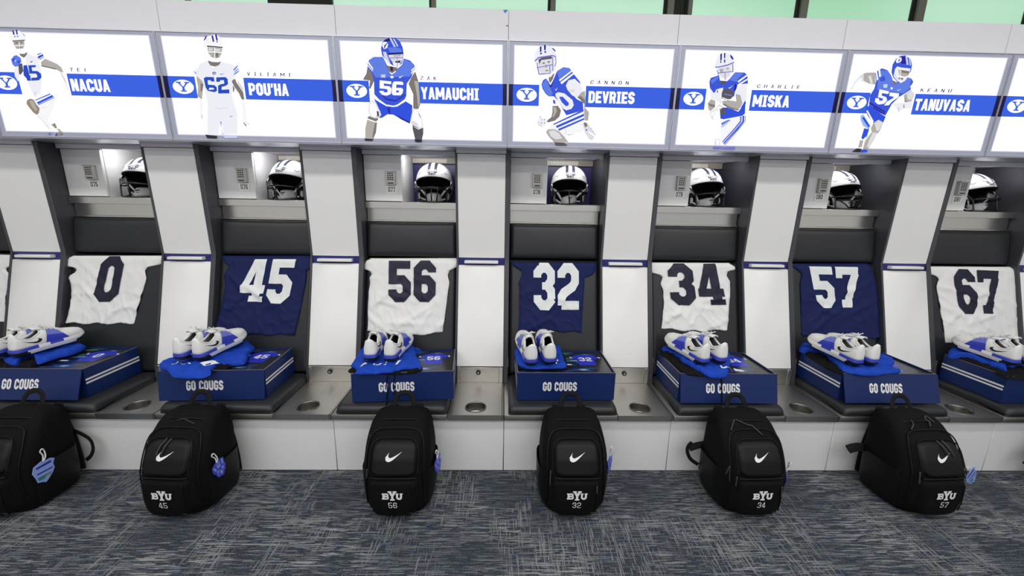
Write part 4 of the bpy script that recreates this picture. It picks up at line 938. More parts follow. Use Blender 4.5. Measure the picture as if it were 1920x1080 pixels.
# ------------------------------------------------------------------ folded clothes on the boxes
def cloth_pile(k, kind, zb, fl, thick, label, name):
    pts = [Vector((fl[i] / 2000., fl[i + 1] / 2000., 0)) for i in range(0, len(fl), 2)]
    ring = spline(pts, 8, True)
    c = sum(ring, Vector()) / len(ring)
    bx, by = BOXES[k][0], BOXES[k][1]
    rnd = random.Random(k * 7 + (3 if kind == 'blue' else 0)); sd = rnd.uniform(0, 40)
    def top(x, y, f):
        h = thick * (1 - (1 - min(1, f)) ** 2.2)
        h += .010 * noise.noise(Vector((x * 12 + sd, y * 12, 1))) * min(1, f * 3) + .009 * max(-.3, 1 - abs(noise.noise(Vector((x * 17 + sd + y * 11, y * 13 - x * 5, 2)))) * 5) * min(1, f * 3)
        h += .04 * max(0, y - .12) * min(1, f * 2)
        over = max(0, by - .004 - y) + max(0, bx - x) * .8
        return zb + max(.001, h) - over * .30
    mb = MB(); lv = [(1.0, 0), (1.0, .10), (.985, .26), (.95, .45), (.91, .62), (.86, .75), (.80, .86), (.73, .92), (.65, 1), (.57, 1), (.48, 1), (.38, 1), (.27, 1), (.15, 1), (.03, 1)]
    n = len(ring); vs_ = []
    for i, (s, f) in enumerate(lv):
        for p in ring:
            q = c + (p - c) * (s if i else .985)
            z = top(q.x, q.y, f)
            if i == 0:
                z = top(q.x, q.y, 0) - .0005
            vs_.append((q.x, q.y, z))
    fs = [(j * n + i, j * n + (i + 1) % n, (j + 1) * n + (i + 1) % n, (j + 1) * n + i) for j in range(len(lv) - 1) for i in range(n)]
    fs += [tuple(range(n))[::-1], tuple((len(lv) - 1) * n + i for i in range(n))]
    mb.add(vs_, fs)
    o = mb.build(name, M_BLUE if kind == 'blue' else M_BLKC, None, smooth=1.3)
    o.location = (k * P, 0, 0)
    tag(o, label, 'shirt' if kind == 'blue' else 'shorts', 'folded blue shirts on the boxes' if kind == 'blue' else 'folded black shorts on the boxes')
    def on_top(x, y):
        d = (Vector((x, y, 0)) - c)
        best = 9
        for i in range(n):
            e = (ring[i] - c)
            if e.length > 1e-4:
                cs = e.normalized().dot(d.normalized()) if d.length > 1e-6 else 1
                if cs > .97:
                    best = min(best, d.length / e.length)
        s = min(1, best if best < 9 else .3)
        f = interp(1 - s, [(0, .10), (.015, .26), (.05, .45), (.12, .7), (.25, .9), (.45, 1)])
        return top(x, y, f)
    return o, on_top
PILE = {}
where = {k: 'box below the %s jersey' % NUMS[k] for k in NUMS}
for k in CLOTH:
    for (kind, z, fl) in CLOTH[k]:
        if kind == 'black':
            o, tp = cloth_pile(k, kind, BZ + BH - .006, fl, .011, 'black shorts folded under blue shirt on ' + where[k], 'folded_shorts')
            PILE[k, 'black'] = o
        else:
            o, tp = cloth_pile(k, kind, BZ + BH + .003, fl, .022, 'blue shirt folded under shoes on ' + where[k], 'folded_shirt')
            PILE[k, 'blue'] = (o, tp)
# white prints on the shirts: patches and brackets
def shirt_print(k, patches):
    o, tp = PILE[k, 'blue']
    mb = MB()
    for (x0, y0, x1, y1, x2, y2, x3, y3) in patches:
        def fn(u, v):
            x = x0 * (1 - u) * (1 - v) + x1 * u * (1 - v) + x2 * u * v + x3 * (1 - u) * v
            y = y0 * (1 - u) * (1 - v) + y1 * u * (1 - v) + y2 * u * v + y3 * (1 - u) * v
            return Vector((x, y, tp(x, y) + .0016))
        mb.grid(fn, 5, 5)
    mb.build('shirt_print', M_PRINTW, o)
def bracket(x, y, w_, h, t=.006, sk=0.0):
    return [(x, y, x + w_, y, x + w_, y + t, x, y + t), (x, y + t, x + t, y + t, x + t + sk, y + h, x + sk, y + h), (x + w_ - t, y + t, x + w_, y + t, x + w_ + sk, y + h, x + w_ - t + sk, y + h)]
shirt_print(-2, [(.062, .052, .085, .052, .095, .078, .075, .078), (.100, .062, .150, .058, .152, .064, .102, .068), (.195, .058, .225, .052, .270, .095, .245, .105)])
shirt_print(-1, bracket(.195, .066, .062, .03) + [(.130, .062, .142, .062, .155, .10, .142, .105), (.300, .085, .315, .09, .325, .115, .312, .115)])
shirt_print(1, bracket(.265, .062, .058, .028, .006, -.004) + [(.340, .068, .378, .055, .380, .075, .345, .10), (.196, .115, .206, .110, .2, .13, .19, .135)])
shirt_print(0, [(.262, .10, .272, .095, .275, .105, .265, .11), (.276, .13, .284, .128, .286, .14, .279, .142)])
shirt_print(2, [(.108, .135, .112, .13, .125, .115, .121, .113)])
def cord(k, pts, name='drawstring', r=.0028):
    MB().tube(spline(pts, 6), r, 6).build(name, M_BLKC, PILE[k, 'black'], smooth=2)
fy = BOXES[-1][1]
cord(-1, [(.285, fy + .05, .541), (.283, fy + .015, .542), (.281, fy + .003, .530), (.272, fy + .001, .49), (.275, fy + .0, .45), (.270, fy - .002, .40), (.272, fy - .008, .386), (.274, fy - .03, .385)])
cord(-1, [(.315, fy + .05, .541), (.316, fy + .018, .542), (.315, fy + .006, .530), (.306, fy + .004, .49), (.309, fy + .003, .46), (.305, fy + .001, .425)])
fy = BOXES[1][1]
cord(1, [(.262, fy + .04, .541), (.258, fy + .004, .541), (.255, fy - .007, .530), (.254, fy - .019, .49), (.256, fy - .032, .44), (.254, fy - .043, .398)], r=.0034)
cord(1, [(.220, fy + .04, .541), (.216, fy + .004, .541), (.215, fy - .007, .533), (.216, fy - .010, .522)])

# ------------------------------------------------------------------ trainers
SL_ = .292
def sw(s): return interp(s, [(0, .013), (.012, .022), (.04, .0295), (.1, .034), (.22, .0345), (.38, .036), (.55, .041), (.7, .0455), (.82, .0445), (.9, .0375), (.96, .026), (.99, .013), (1, .006)])
def sh_(s): return interp(s, [(0, .076), (.03, .083), (.08, .080), (.16, .068), (.27, .060), (.36, .068), (.43, .080), (.5, .074), (.6, .062), (.72, .047), (.85, .037), (.94, .029), (1, .014)])
def sc_(s): return .008 * math.sin(PI * s) * 0 + .006 * sstep(.4, 1, s)
def shoe(side):
    """side = +1: outer face on the right"""
    t = thing('trainer', (0, 0, 0), '', 'shoe', 'white and blue trainers on the boxes')
    zs = .034
    NS, NA = 72, 40
    ss = [i / NS for i in range(NS + 1)]
    def P3(s, a, off=0.0):
        w_ = sw(s) + off; h = sh_(s) + off
        ca, sa = math.cos(a), math.sin(a)
        lean = .10 * (1 - s)
        x = math.copysign(abs(ca) ** .8, ca) * w_ * (1 - .16 * max(0, sa) ** 2)
        z = zs + h * abs(sa) ** .72
        y = s * SL_ - off * (1 if s < .02 else 0)
        if s < .1:
            y += .010 * (z - zs) / .07 * (1 - s / .1)
        return Vector((x + side * sc_(s), y, z))
    mb = MB(); vs_ = []
    for s in ss:
        for j in range(NA + 1):
            vs_.append(P3(s, PI * j / NA))
    fs = []; ms = []
    for i in range(NS):
        s = (ss[i] + ss[i + 1]) / 2
        for j in range(NA):
            a = PI * (j + .5) / NA
            if .05 < s < .39 and abs(math.cos(a)) < .86 - .24 * abs(s - .21) / .17:
                continue
            q = i * (NA + 1) + j
            outer = 1
            low = math.sin(a) ** .72
            mi = 0
            if .36 < s < .47 and low > .985:
                mi = 0
            elif s > .9 and low > .96:
                mi = 1
            fs.append((q, q + 1, q + NA + 2, q + NA + 1)); ms.append(mi)
    o = len(mb.v); mb.v = vs_; mb.f = [list(f)[::-1] for f in fs]; mb.m = ms
    mb.f.append(list(range(NA + 1))); mb.m.append(0)
    up = mb.build('upper', [M_SHOEW, M_SHOEL, M_SHOEB, M_SHOEI, M_SHOEI, M_SHOEI], t, smooth=1.4)
    md = up.modifiers.new('thickness', 'SOLIDIFY'); md.thickness = .0065; md.offset = -1; md.material_offset = 3; md.material_offset_rim = 0
    # coloured panels at the midfoot
    for sd in (1, -1):
        for (l0, l1, m_, nm) in ((.03, .50, M_SHOEB, 'blue_overlay'), (.50, .90, M_SHOEL, 'mesh_panel')):
            def pn(u, v):
                low = l0 + (l1 - l0) * v
                s0, s1 = .40 + .08 * low, .72 - .13 * low
                a = math.asin(low ** (1 / .72))
                return P3(s0 + (s1 - s0) * u, a if sd > 0 else PI - a, .0024)
            MB().grid(pn, 18, 10, 0, flip=sd > 0).build(nm, m_, t, smooth=2)
    # padded collar rim
    rim = []
    for s, a_ in [(.05, .5)] + [(.07 + .31 * i / 8, 0) for i in range(9)] + [(.39, .5)]:
        c_ = .86 - .24 * abs(s - .21) / .17
        rim.append((s, math.acos(min(.999, max(.0, c_)))))
    loop = [P3(s, a, -.001) for s, a in rim[1:-1]] + [P3(.395, PI / 2 + d, -.001) for d in (-.35, 0, .35)] + [P3(s, PI - a, -.001) for s, a in rim[1:-1][::-1]] + [P3(.05, PI / 2 + d, -.001) for d in (.5, 0, -.5)]
    MB().tube(loop, .0042, 6, closed=True).build('collar', M_SHOEW, t, smooth=2)
    # insole
    mb = MB(); n = 16
    ring = [(sw(i / n * .9 + .02) * .8, (i / n * .9 + .02) * SL_) for i in range(n + 1)]
    mb.poly([(x, y, .042) for x, y in ring] + [(-x, y, .042) for x, y in ring[::-1]])
    mb.build('insole', M_BLKC, t)
    # tongue
    mb = MB()
    mb.grid(lambda u, v: Vector(((u - .5) * .042, (.33 + .12 * v) * SL_ - .006 * (1 - v), zs + sh_(.45) + .004 + .010 * (1 - v) - .010 * (2 * u - 1) ** 2)), 6, 5)
    tg = mb.build('tongue', M_SHOEW, t, smooth=2)
    md = tg.modifiers.new('thickness', 'SOLIDIFY'); md.thickness = .006
    # sole in layers: black tread, blue heel wedge, white midsole
    def layer(z0, z1, o0, o1, name, mats, pick):
        m2 = MB(); NS2 = 40; v2 = []
        for i in range(NS2 + 1):
            s = i / NS2
            zz = lambda z: z + .012 * sstep(.82, 1, s) * (1 if z < .02 else .5) + (.004 * sstep(.06, 0, s) if z < .012 else 0)
            for sg in (1, -1):
                for (z, of) in ((z0, o0), (z1, o1)):
                    w_ = sw(s) + of
                    yy = s * (SL_ + 2 * of) - of
                    v2.append((sg * w_ + side * sc_(s), yy, zz(z)))
        f2 = []; m_ = []
        for i in range(NS2):
            a = i * 4; b = a + 4
            s = (i + .5) / NS2
            for q, sg in (((a, b, b + 1, a + 1), 1), ((a + 2, a + 3, b + 3, b + 2), -1), ((a + 1, b + 1, b + 3, a + 3), 0), ((a, a + 2, b + 2, b), 0)):
                f2.append(q); m_.append(pick(s))
        f2 += [(0, 1, 3, 2), (NS2 * 4, NS2 * 4 + 2, NS2 * 4 + 3, NS2 * 4 + 1)]; m_ += [pick(0), pick(1)]
        m2.v = [Vector(p) for p in v2]; m2.f = [list(f) for f in f2]; m2.m = m_
        m2.build(name, mats, t, smooth=.8)
    layer(0.0, .0125, -.002, .0025, 'outsole', [M_SHOEK, M_SHOEW], lambda s: 0 if s < .17 or s > .80 else 1)
    layer(.0126, .0215, .0025, .004, 'midsole', [M_SHOEW, M_SHOEK], lambda s: 1 if s < .15 else 0)
    layer(.0216, .0365, .004, .001, 'midsole', [M_SHOEW, M_SHOEB], lambda s: 1 if (s < .30 or .44 < s < .62) else 0)
    # swoosh on both sides
    for sd in (1, -1):
        mb = MB()
        def fn(a, b):
            s = .12 + .25 * (1 - a)
            zr = .20 + b * .62
            al = math.asin(min(1, zr) ** (1 / .72))
            p = P3(s, al if sd > 0 else PI - al, .0012)
            return p
        swoosh(mb, fn)
        mb.build('tick_logo', M_BLACK, t)
    # laces and bow
    lc = MB()
    for i in range(5):
        s = .42 + i * .052
        lc.tube([P3(s, PI / 2 + d * (.62 + .05 * i), .002) + Vector((0, .006 * abs(d), 0)) for d in (-1, -.5, 0, .5, 1)], .0022, 5)
    tp = P3(.43, PI / 2, .004)
    for sg in (1, -1):
        lc.tube(spline([tp, tp + Vector((sg * .018, -.004, .012)), tp + Vector((sg * .036, .006, .004)), tp + Vector((sg * .020, .010, .001)), tp], 4), .0019, 5)
        lc.tube(spline([tp, tp + Vector((sg * .016, .016, .006)), tp + Vector((sg * .038, .036, -.014))], 4), .0019, 5)
    lc.build('laces', M_SHOEW, t, smooth=2)
    return t
proto = {1: shoe(1), -1: shoe(-1)}
SHOES = {-3: [(-.005, .105, -14, 3), (.105, .100, -13, 3)], -2: [(.083, .072, -13, 6), (.173, .078, -12, 6)], -1: [(.172, .090, 4, 4), (.270, .092, -5, 4)],
         0: [(.140, .072, 7, 10), (.236, .072, 5, 10)], 1: [(.192, .095, 19, 7), (.287, .100, 14, 7)], 2: [(.140, .082, 11, 7), (.228, .088, 9, 7)], 3: [(.160, .105, 6, 5), (.255, .110, 5, 5)]}
used = {1: False, -1: False}
for k, pr in SHOES.items():
    for i, (x, y, yaw, pitch) in enumerate(pr):
        sd = -1 if i == 0 else 1
        t = copy_tree(proto[sd]) if used[sd] else proto[sd]
        used[sd] = True
        tp = PILE[k, 'blue'][1]
        yr, pt = math.radians(yaw), math.radians(pitch)
        d = Vector((-math.sin(yr), math.cos(yr)))
        zz = max(tp(x + d.x * q, y + d.y * q) - q * math.tan(pt) for q in (.0, .04, .09, .14, .2))
        t.location = (k * P + x, y, zz + .007)
        t.rotation_euler = (pt, 0, yr)
        t['label'] = 'white and blue trainer, %s one on %s' % (('left', 'right')[i], where[k])

# ------------------------------------------------------------------ helmets
def clean_cut(bm, co, no):
    """split along a plane so the opening gets clean edges"""
    bmesh.ops.bisect_plane(bm, geom=bm.verts[:] + bm.edges[:] + bm.faces[:], plane_co=co, plane_no=no, dist=1e-5)
def make_helmet(style):
    t = thing('football_helmet', (0, 0, 0), '', 'helmet', 'white helmets on the locker shelves')
    ax, ay, az, cz = .114, .142, .128, .118
    bm = bmesh.new()
    NL, NF = 40, 72
    rows = []
    for i in range(NL + 1):
        la = -PI / 2 + PI * i / NL
        x = ax * math.sin(la); r = math.cos(la) ** .86
        if i in (0, NL):
            rows.append([bm.verts.new((x, 0, cz))]); continue
        rw = []
        for j in range(NF):
            ph = 2 * PI * j / NF
            y = ay * r * math.cos(ph); z = az * r * math.sin(ph)
            if z < 0: y *= 1 - .12 * (z / az) ** 2
            rw.append(bm.verts.new((x, y, cz + z)))
        rows.append(rw)
    for i in range(NL):
        A, B = rows[i], rows[i + 1]
        for j in range(NF):
            a, b = j, (j + 1) % NF
            if len(A) == 1: bm.faces.new((A[0], B[b], B[a]))
            elif len(B) == 1: bm.faces.new((A[a], A[b], B[0]))
            else: bm.faces.new((A[a], A[b], B[b], B[a]))
    bmesh.ops.recalc_face_normals(bm, faces=bm.faces)
    brow_co, brow_no = Vector((0, -.12, .150)), Vector((0, .30, 1)).normalized()
    front_co, front_no = Vector((0, -.040, .10)), Vector((0, 1, .22)).normalized()
    base_co = Vector((0, 0, .012))
    for co, no in ((Vector((0, 0, .1775)), Vector((0, 0, 1))), (Vector((0, 0, .1845)), Vector((0, 0, 1))), (Vector((0, 0, .1895)), Vector((0, 0, 1))), (brow_co, brow_no), (front_co, front_no), (base_co, Vector((0, -.12, 1)).normalized()), (Vector((.0105, 0, 0)), Vector((1, 0, 0))), (Vector((-.0105, 0, 0)), Vector((1, 0, 0))), (Vector((.0285, 0, 0)), Vector((1, 0, 0))), (Vector((-.0285, 0, 0)), Vector((1, 0, 0)))):
        clean_cut(bm, co, no)
    kill = []
    for f in bm.faces:
        c = f.calc_center_median()
        if (c - base_co).dot(Vector((0, -.12, 1)).normalized()) < 0: kill.append(f); continue
        if (c - brow_co).dot(brow_no) < 0 and (c - front_co).dot(front_no) < 0: kill.append(f); continue
        if .0105 < abs(c.x) < .0285 and c.z > .150 and not (c.y < 0 and (c.z < .1775 or .1845 < c.z < .1895)):
            f.material_index = 1
    bmesh.ops.delete(bm, geom=kill, context='FACES')
    for f in bm.faces: f.smooth = True
    me = bpy.data.meshes.new('shell'); bm.to_mesh(me); bm.free()
    for m in (M_HELW, M_HELN, M_HELIN, M_HELIN): me.materials.append(m)
    s = bpy.data.objects.new('shell', me); C.objects.link(s); s.parent = t
    md = s.modifiers.new('thickness', 'SOLIDIFY'); md.thickness = .012; md.offset = -1; md.material_offset = 2; md.material_offset_rim = 2
    def E(x, z, out=0.0, front=True):
        """front point of the shell at x, z"""
        q = 1 - (abs(x) / (ax + out)) ** 2.2 - ((z - cz) / (az + out)) ** 2
        y = (ay + out) * math.sqrt(max(0, q))
        return Vector((x, -y if front else y, z))
    # trim along the brow, bumper letters, seams
    br = []
    for i in range(25):
        a = -1 + 2 * i / 24
        x = a * .106
        yv = E(x, .155, .002).y
        z = .150 - (yv + .12) * .30
        br.append(E(x, z, .0025))
    MB().tube(br, .0032, 6).build('brow_trim', M_MASK, t, smooth=2)
    mb = MB(); q, tw = slab_logo()
    for i, qd in enumerate(q):
        pts = [E(-.021 + p.x / tw * .042, .1665 + p.y / 10 * .0125, .0022 + .0001 * (i % 5)) for p in qd]
        mb.add(pts, [(0, 1, 2, 3)])
    mb.build('bumper_lettering', M_HELN, t)
    sm = MB()
    sm.tube([E(x, z, .0012) for x, z in ((-.060, .216), (-.048, .198), (-.036, .189), (0, .187), (.036, .189), (.048, .198), (.060, .216))], .0012, 4)
    for sg in (1, -1):
        sm.tube([E(sg * x, z, .0012) for x, z in ((.088, .176), (.080, .172), (.070, .182))], .0018, 4)
    sm.build('shell_seams', mat('grey_seam', rgb(120, 120, 126), .5), t)
    # oval decal on both sides
    for sg in (1, -1):
        mb = MB()
        def dec(yy, zz, of):
            r2 = 1 - (yy / ay) ** 2 - ((zz - cz) / az) ** 2
            x = ax * max(0.0, r2) ** .56
            return Vector((sg * (x + of), yy, zz))
        n = 28
        ctr = (.005, .165)
        rr = [dec(ctr[0] + .036 * math.cos(2 * PI * i / n), ctr[1] + .026 * math.sin(2 * PI * i / n), .0035) for i in range(n)]
        ri = [dec(ctr[0] + .018 * math.cos(2 * PI * i / n), ctr[1] + .013 * math.sin(2 * PI * i / n), .0042) for i in range(n)]
        mb.add(rr + ri + [dec(ctr[0], ctr[1], .0042)], [(i, (i + 1) % n, n + (i + 1) % n, n + i) for i in range(n)] + [(n + i, n + (i + 1) % n, 2 * n) for i in range(n)], 0)
        def yq(*p):
            mb.add([dec(ctr[0] + a * .001, ctr[1] + b * .001, .0052) for a, b in p], [(0, 1, 2, 3)], 1)
        yq((-18, 13), (-11, 13), (3, -2), (-4, -2)); yq((18, 13), (11, 13), (-3, -2), (4, -2)); yq((-4, 0), (4, 0), (4, -13), (-4, -13)); yq((-10, -11), (10, -11), (10, -16), (-10, -16)); yq((-23, 11), (-6, 11), (-6, 16), (-23, 16)); yq((6, 11), (23, 11), (23, 16), (6, 16))
        mb.build('oval_decal', [M_HELN, M_HELW], t)
    # padding inside, jaw pads
    for sg in (1, -1):
        j = MB().grid(lambda u, v: Vector((sg * (.088 - .012 * math.sin(PI * u)), -.060 + .055 * u, .020 + .085 * v)), 6, 6).build('jaw_pad', M_HELIN, t, smooth=2)
        md = j.modifiers.new('thickness', 'SOLIDIFY'); md.thickness = .018
    # side hardware: ear caps and chin strap buckles
    for sg in (1, -1):
        for (yy, zz, r) in ((-.066, .108, .019), (-.058, .043, .017)):
            mb = MB()
            x0 = sg * .104
            ps = []
            for xo, rr_ in ((0, r), (.006, r), (.010, r * .7), (.0105, .001)):
                ps += [Vector((x0 + sg * xo - sg * .02 * (0 if zz > .09 else 1), yy + rr_ * math.cos(2 * PI * i / 18), zz + rr_ * 1.2 * math.sin(2 * PI * i / 18))) for i in range(18)]
            mb.add(ps, [(a * 18 + i, a * 18 + (i + 1) % 18, (a + 1) * 18 + (i + 1) % 18, (a + 1) * 18 + i) for a in range(3) for i in range(18)])
            mb.build('side_cap', M_HELP, t, smooth=1)
    # chin cup with straps
    mb = MB()
    tilt = {0: 0, 1: .16, 2: -.05}.get(style, 0)
    def chin(u, v):
        a = (u - .5) * 2
        x = a * .050
        z = .012 + .052 * v * (1 - .25 * a * a) + tilt * x
        y = -.128 + .062 * a * a + .016 * (2 * v - 1) ** 2
        return Vector((x, y, z))
    mb.grid(chin, 14, 8)
    ch = mb.build('chin_cup', M_HELP, t, smooth=2)
    md = ch.modifiers.new('thickness', 'SOLIDIFY'); md.thickness = .006
    if style in (1, 2):
        mb = MB()
        for (a0, a1, v0, v1) in ((.42, .66, .62, .74), (.50, .62, .42, .48)):
            mb.grid(lambda u, v: chin(a0 + (a1 - a0) * u, v0 + (v1 - v0) * v) + Vector((0, -.0045, 0)), 4, 1)
        mb.build('chin_cup_print', M_BLACK, ch)
    for sg in (1, -1):
        mb = MB()
        mb.tube(spline([chin(.5 + sg * .46, .8), Vector((sg * .076, -.075, .082)), Vector((sg * .102, -.062, .100))], 5), .0055, 6, flat=.35)
        mb.tube(spline([chin(.5 + sg * .46, .2), Vector((sg * .070, -.062, .028)), Vector((sg * .090, -.052, .040))], 5), .0055, 6, flat=.35)
        mb.build('chin_strap', M_HELP, t, smooth=2)
    # face mask of coated wire
    fm = MB(); R = .0042
    def mk(x, z):
        y = -.178 + 7.2 * x * x + .18 * max(0, z - .06) + .10 * abs(z - .06)
        return Vector((x, y, z))
    W = .092
    for z0, rise in ((.078, .010), (.012, -.003)):
        pts = [mk(W * (i / 8 - 1), z0 + rise * (1 - (i / 8 - 1) ** 2)) for i in range(17)]
        fm.tube(pts, R, 7)
    for sg in (1, -1):
        fm.tube(spline([Vector((sg * .108, -.052, .128)), Vector((sg * .110, -.085, .112)), mk(sg * W, .078), mk(sg * .088, .045), mk(sg * W * .93, .010), Vector((sg * .090, -.058, .018))], 6), R, 7)
        fm.tube(spline([mk(sg * W, .078), Vector((sg * .110, -.070, .072)), Vector((sg * .104, -.045, .078))], 5), R, 7)
    if style == 0:
        for x in (-.034, 0, .034):
            fm.tube([mk(x * 1.1, .085), mk(x, .05), mk(x * .85, .011)], R, 7)
        fm.tube([mk(W * .86 * (i / 8 - 1), .094 - .006 * (i / 8 - 1) ** 2) for i in range(17)], R, 7)
    elif style == 1:
        fm.tube([mk(-.004, .088), mk(-.004, .05), mk(0, .010)], R, 7)
    else:
        for a, b in ((-.080, -.030), (-.040, .022), (.078, .022), (.040, .052)):
            fm.tube([mk(a, .062), mk((a + b) / 2, .04), mk(b, .011)], R * .9, 7)
        fm.tube([mk(W * .95 * (i / 8 - 1), .060) for i in range(17)], R, 7)
    fm.build('face_mask', M_MASK, t, smooth=2)
    return t
hp = {s: make_helmet(s) for s in (0, 1, 2)}
hused = set()
HEL = {-3: (1, .395, .760, 4), -2: (1, .400, .755, -4), -1: (0, .416, .760, 2), 0: (1, .398, .765, -6), 1: (1, .385, .765, 2), 2: (2, .385, .765, 4), 3: (1, .390, .765, 6)}
for k, (st, x, y, yaw) in HEL.items():
    t = copy_tree(hp[st]) if st in hused else hp[st]
    hused.add(st)
    t.location = (k * P + x, y, 1.3702 - .006); t.rotation_euler = (0, 0, math.radians(yaw))
    t['label'] = 'white football helmet with navy stripes and black face mask in cubby ' + PLATES[k]
# ------------------------------------------------------------------ backpacks leaning on the bench
KB = .948
def hw(z): return interp(z / KB, [(0, .118), (.012, .131), (.05, .143), (.12, .150), (.22, .152), (.30, .148), (.36, .140), (.40, .129), (.425, .117), (.437, .102), (.445, .08)])
def fy_(z): return interp(z / KB, [(0, -.242), (.012, -.257), (.05, -.270), (.10, -.275), (.18, -.272), (.20, -.270), (.24, -.264), (.30, -.243), (.35, -.212), (.40, -.160), (.425, -.128), (.437, -.110), (.445, -.09)])
def by_(z): return interp(z / KB, [(0, -.018), (.02, -.004), (.06, 0), (.38, 0), (.42, -.012), (.437, -.03), (.445, -.05)])
def fr(x, z, off=0.0):
    """front face of the bag"""
    yc = (fy_(z) + by_(z)) / 2; d = (by_(z) - fy_(z)) / 2
    q = max(0, 1 - min(1, abs(x) / hw(z)) ** 4.2)
    return Vector((x, yc - d * q ** (1 / 4.2) - off, z))
def patch(mb, zs0, zs1, w0, w1, rad, bulge, mi=0, nu=20, nv=16, sag=.0):
    """rounded pocket that swells out of the front face"""
    def g(u, v):
        a, b = 2 * u - 1, 2 * v - 1
        # rounded rectangle from the square
        rr = rad
        ex, ez = abs(a), abs(b)
        z = zs0 + (zs1 - zs0) * v
        W = w0 + (w1 - w0) * v
        H = (zs1 - zs0) / 2
        dz = max(0, abs(z - (zs0 + zs1) / 2) - (H - rr))
        W2 = W - rr + math.sqrt(max(0, rr * rr - dz * dz))
        x = a * W2
        f = (1 - ex ** 10) * (1 - ez ** 10)
        f2 = sstep(0, .75, f)
        return fr(x, z, -.004 + f2 * (bulge + .004) + sag * math.sin(PI * u) * (1 - v) * f2)
    mb.grid(g, nu, nv, mi)
    return g
def ptop(x, z, zs0, zs1, w, bulge):
    return fr(x, z, bulge)
UP = (.214, .346)      # upper pocket
LP = (.018, .203)      # lower pocket
def make_bag():
    t = thing('backpack', (0, 0, 0), '', 'backpack', 'black backpacks on the carpet')
    mb = MB(); zs = [0, .005, .012, .03, .05, .08, .12, .16, .20, .24, .28, .31, .34, .365, .385, .40, .415, .425, .433, .439, .443, .445]; zs = [z * KB for z in zs]
    n = 56; vs_ = []
    for z in zs:
        yc = (fy_(z) + by_(z)) / 2; d = (by_(z) - fy_(z)) / 2; W = hw(z)
        for i in range(n):
            a = 2 * PI * i / n; c_, s_ = math.cos(a), math.sin(a)
            e = 2 / 4.2
            p = Vector((math.copysign(abs(c_) ** e, c_) * W, yc + math.copysign(abs(s_) ** e, s_) * d, z))
            if .02 < z < .42:
                p += Vector((c_, s_, 0)) * .005 * noise.noise(p * 13)
            vs_.append(p)
    fs = [(j * n + i, j * n + (i + 1) % n, (j + 1) * n + (i + 1) % n, (j + 1) * n + i) for j in range(len(zs) - 1) for i in range(n)]
    fs += [tuple(range(n))[::-1], tuple((len(zs) - 1) * n + i for i in range(n))]
    mb.add(vs_, fs)
    mb.build('bag_body', M_BAG, t, smooth=1.2)
    # front compartment seam, upper pocket of coated cloth, lower pocket
    sec = MB(); patch(sec, .012, .372, .128, .116, .045, .009, 0, 24, 26)
    sec.build('front_compartment', M_BAG, t, smooth=2)
    up = MB(); patch(up, UP[0], UP[1], .104, .100, .032, .024)
    upo = up.build('upper_pocket', M_BAGP, t, smooth=2)
    lo = MB(); patch(lo, LP[0], LP[1], .098, .110, .022, .027, sag=.006)
    loo = lo.build('lower_pocket', M_BAG, t, smooth=2)
    # zips as slim piping
    zp = MB()
    zp.tube([fr(-.104 + .208 * i / 16, .2085, .021) for i in range(17)], .0035, 6)
    zp.tube(spline([fr(-.128, .06, .006), fr(-.128, .20, .008), fr(-.121, .33, .010), fr(-.09, .372, .008), fr(0, .379, .008), fr(.09, .372, .008), fr(.121, .33, .010), fr(.128, .20, .008), fr(.128, .06, .006)], 8), .003, 6)
    zp.tube(spline([fr(-.106, .225, .022), fr(-.103, .32, .022), fr(-.075, .350, .018), fr(0, .354, .018), fr(.075, .350, .018), fr(.103, .32, .022), fr(.106, .225, .022)], 8), .0022, 6)
    zp.tube([fr(.088, .180 - .010 * i, .031) for i in range(14)], .0022, 6)
    zp.tube(spline([Vector((-.10, -.02, .385)), fr(-.106, .388, -.03), fr(-.06, .402, .004), fr(.06, .402, .004), fr(.106, .388, -.03), Vector((.10, -.02, .385))], 6), .003, 6)
    zp.build('zips', M_BAGP, t, smooth=2)
    # white tick on the upper pocket
    mb = MB()
    swoosh(mb, lambda a, b: fr(-.034 + .070 * a, .276 + b * .054 + .010 * a, .0256))
    mb.build('tick_logo', M_PRINTW, upo)
    mb = MB(); q, tw = slab_logo()
    for i, qd in enumerate(q):
        mb.add([fr(-.045 + p.x / tw * .090, .115 + p.y / 10 * .046, .0325 + .0001 * (i % 6)) for p in qd], [(0, 1, 2, 3)])
    mb.build('lettering', M_PRINTW, loo)
    # small dark patch, low on the right
    mb = MB(); mb.poly([fr(.070 + .015 * math.cos(2 * PI * i / 20), .040 + .007 * math.sin(2 * PI * i / 20), .0295) for i in range(20)])
    mb.build('patch', mat('grey_rubber_patch', rgb(58, 58, 60), .5), loo)
    # side pockets
    for sg in (1, -1):
        mb = MB()
        def sp(u, v):
            z = .02 + .19 * v; y = -.225 + .20 * u
            yc = (fy_(z) + by_(z)) / 2; d = (by_(z) - fy_(z)) / 2
            q = max(0, 1 - min(1, abs(y - yc) / d) ** 4.2) ** (1 / 4.2)
            return Vector((sg * (hw(z) * q + .010 * math.sin(PI * u) ** .5 + .002 if 0 < u < 1 else hw(z) * q), y, z))
        mb.grid(sp, 10, 10, 0, flip=sg < 0)
        mb.build('side_pocket', M_BAGP, t, smooth=2)
    # carry handle
    mb = MB()
    mb.tube(spline([(-.052, -.050, .402), (-.046, -.040, .430), (-.036, -.026, .460), (-.018, -.020, .474), (0, -.019, .477), (.018, -.020, .474), (.036, -.026, .460), (.046, -.040, .430), (.052, -.050, .402)], 6), .0115, 8, flat=.28)
    mb.build('carry_handle', M_STRAP, t, smooth=2)
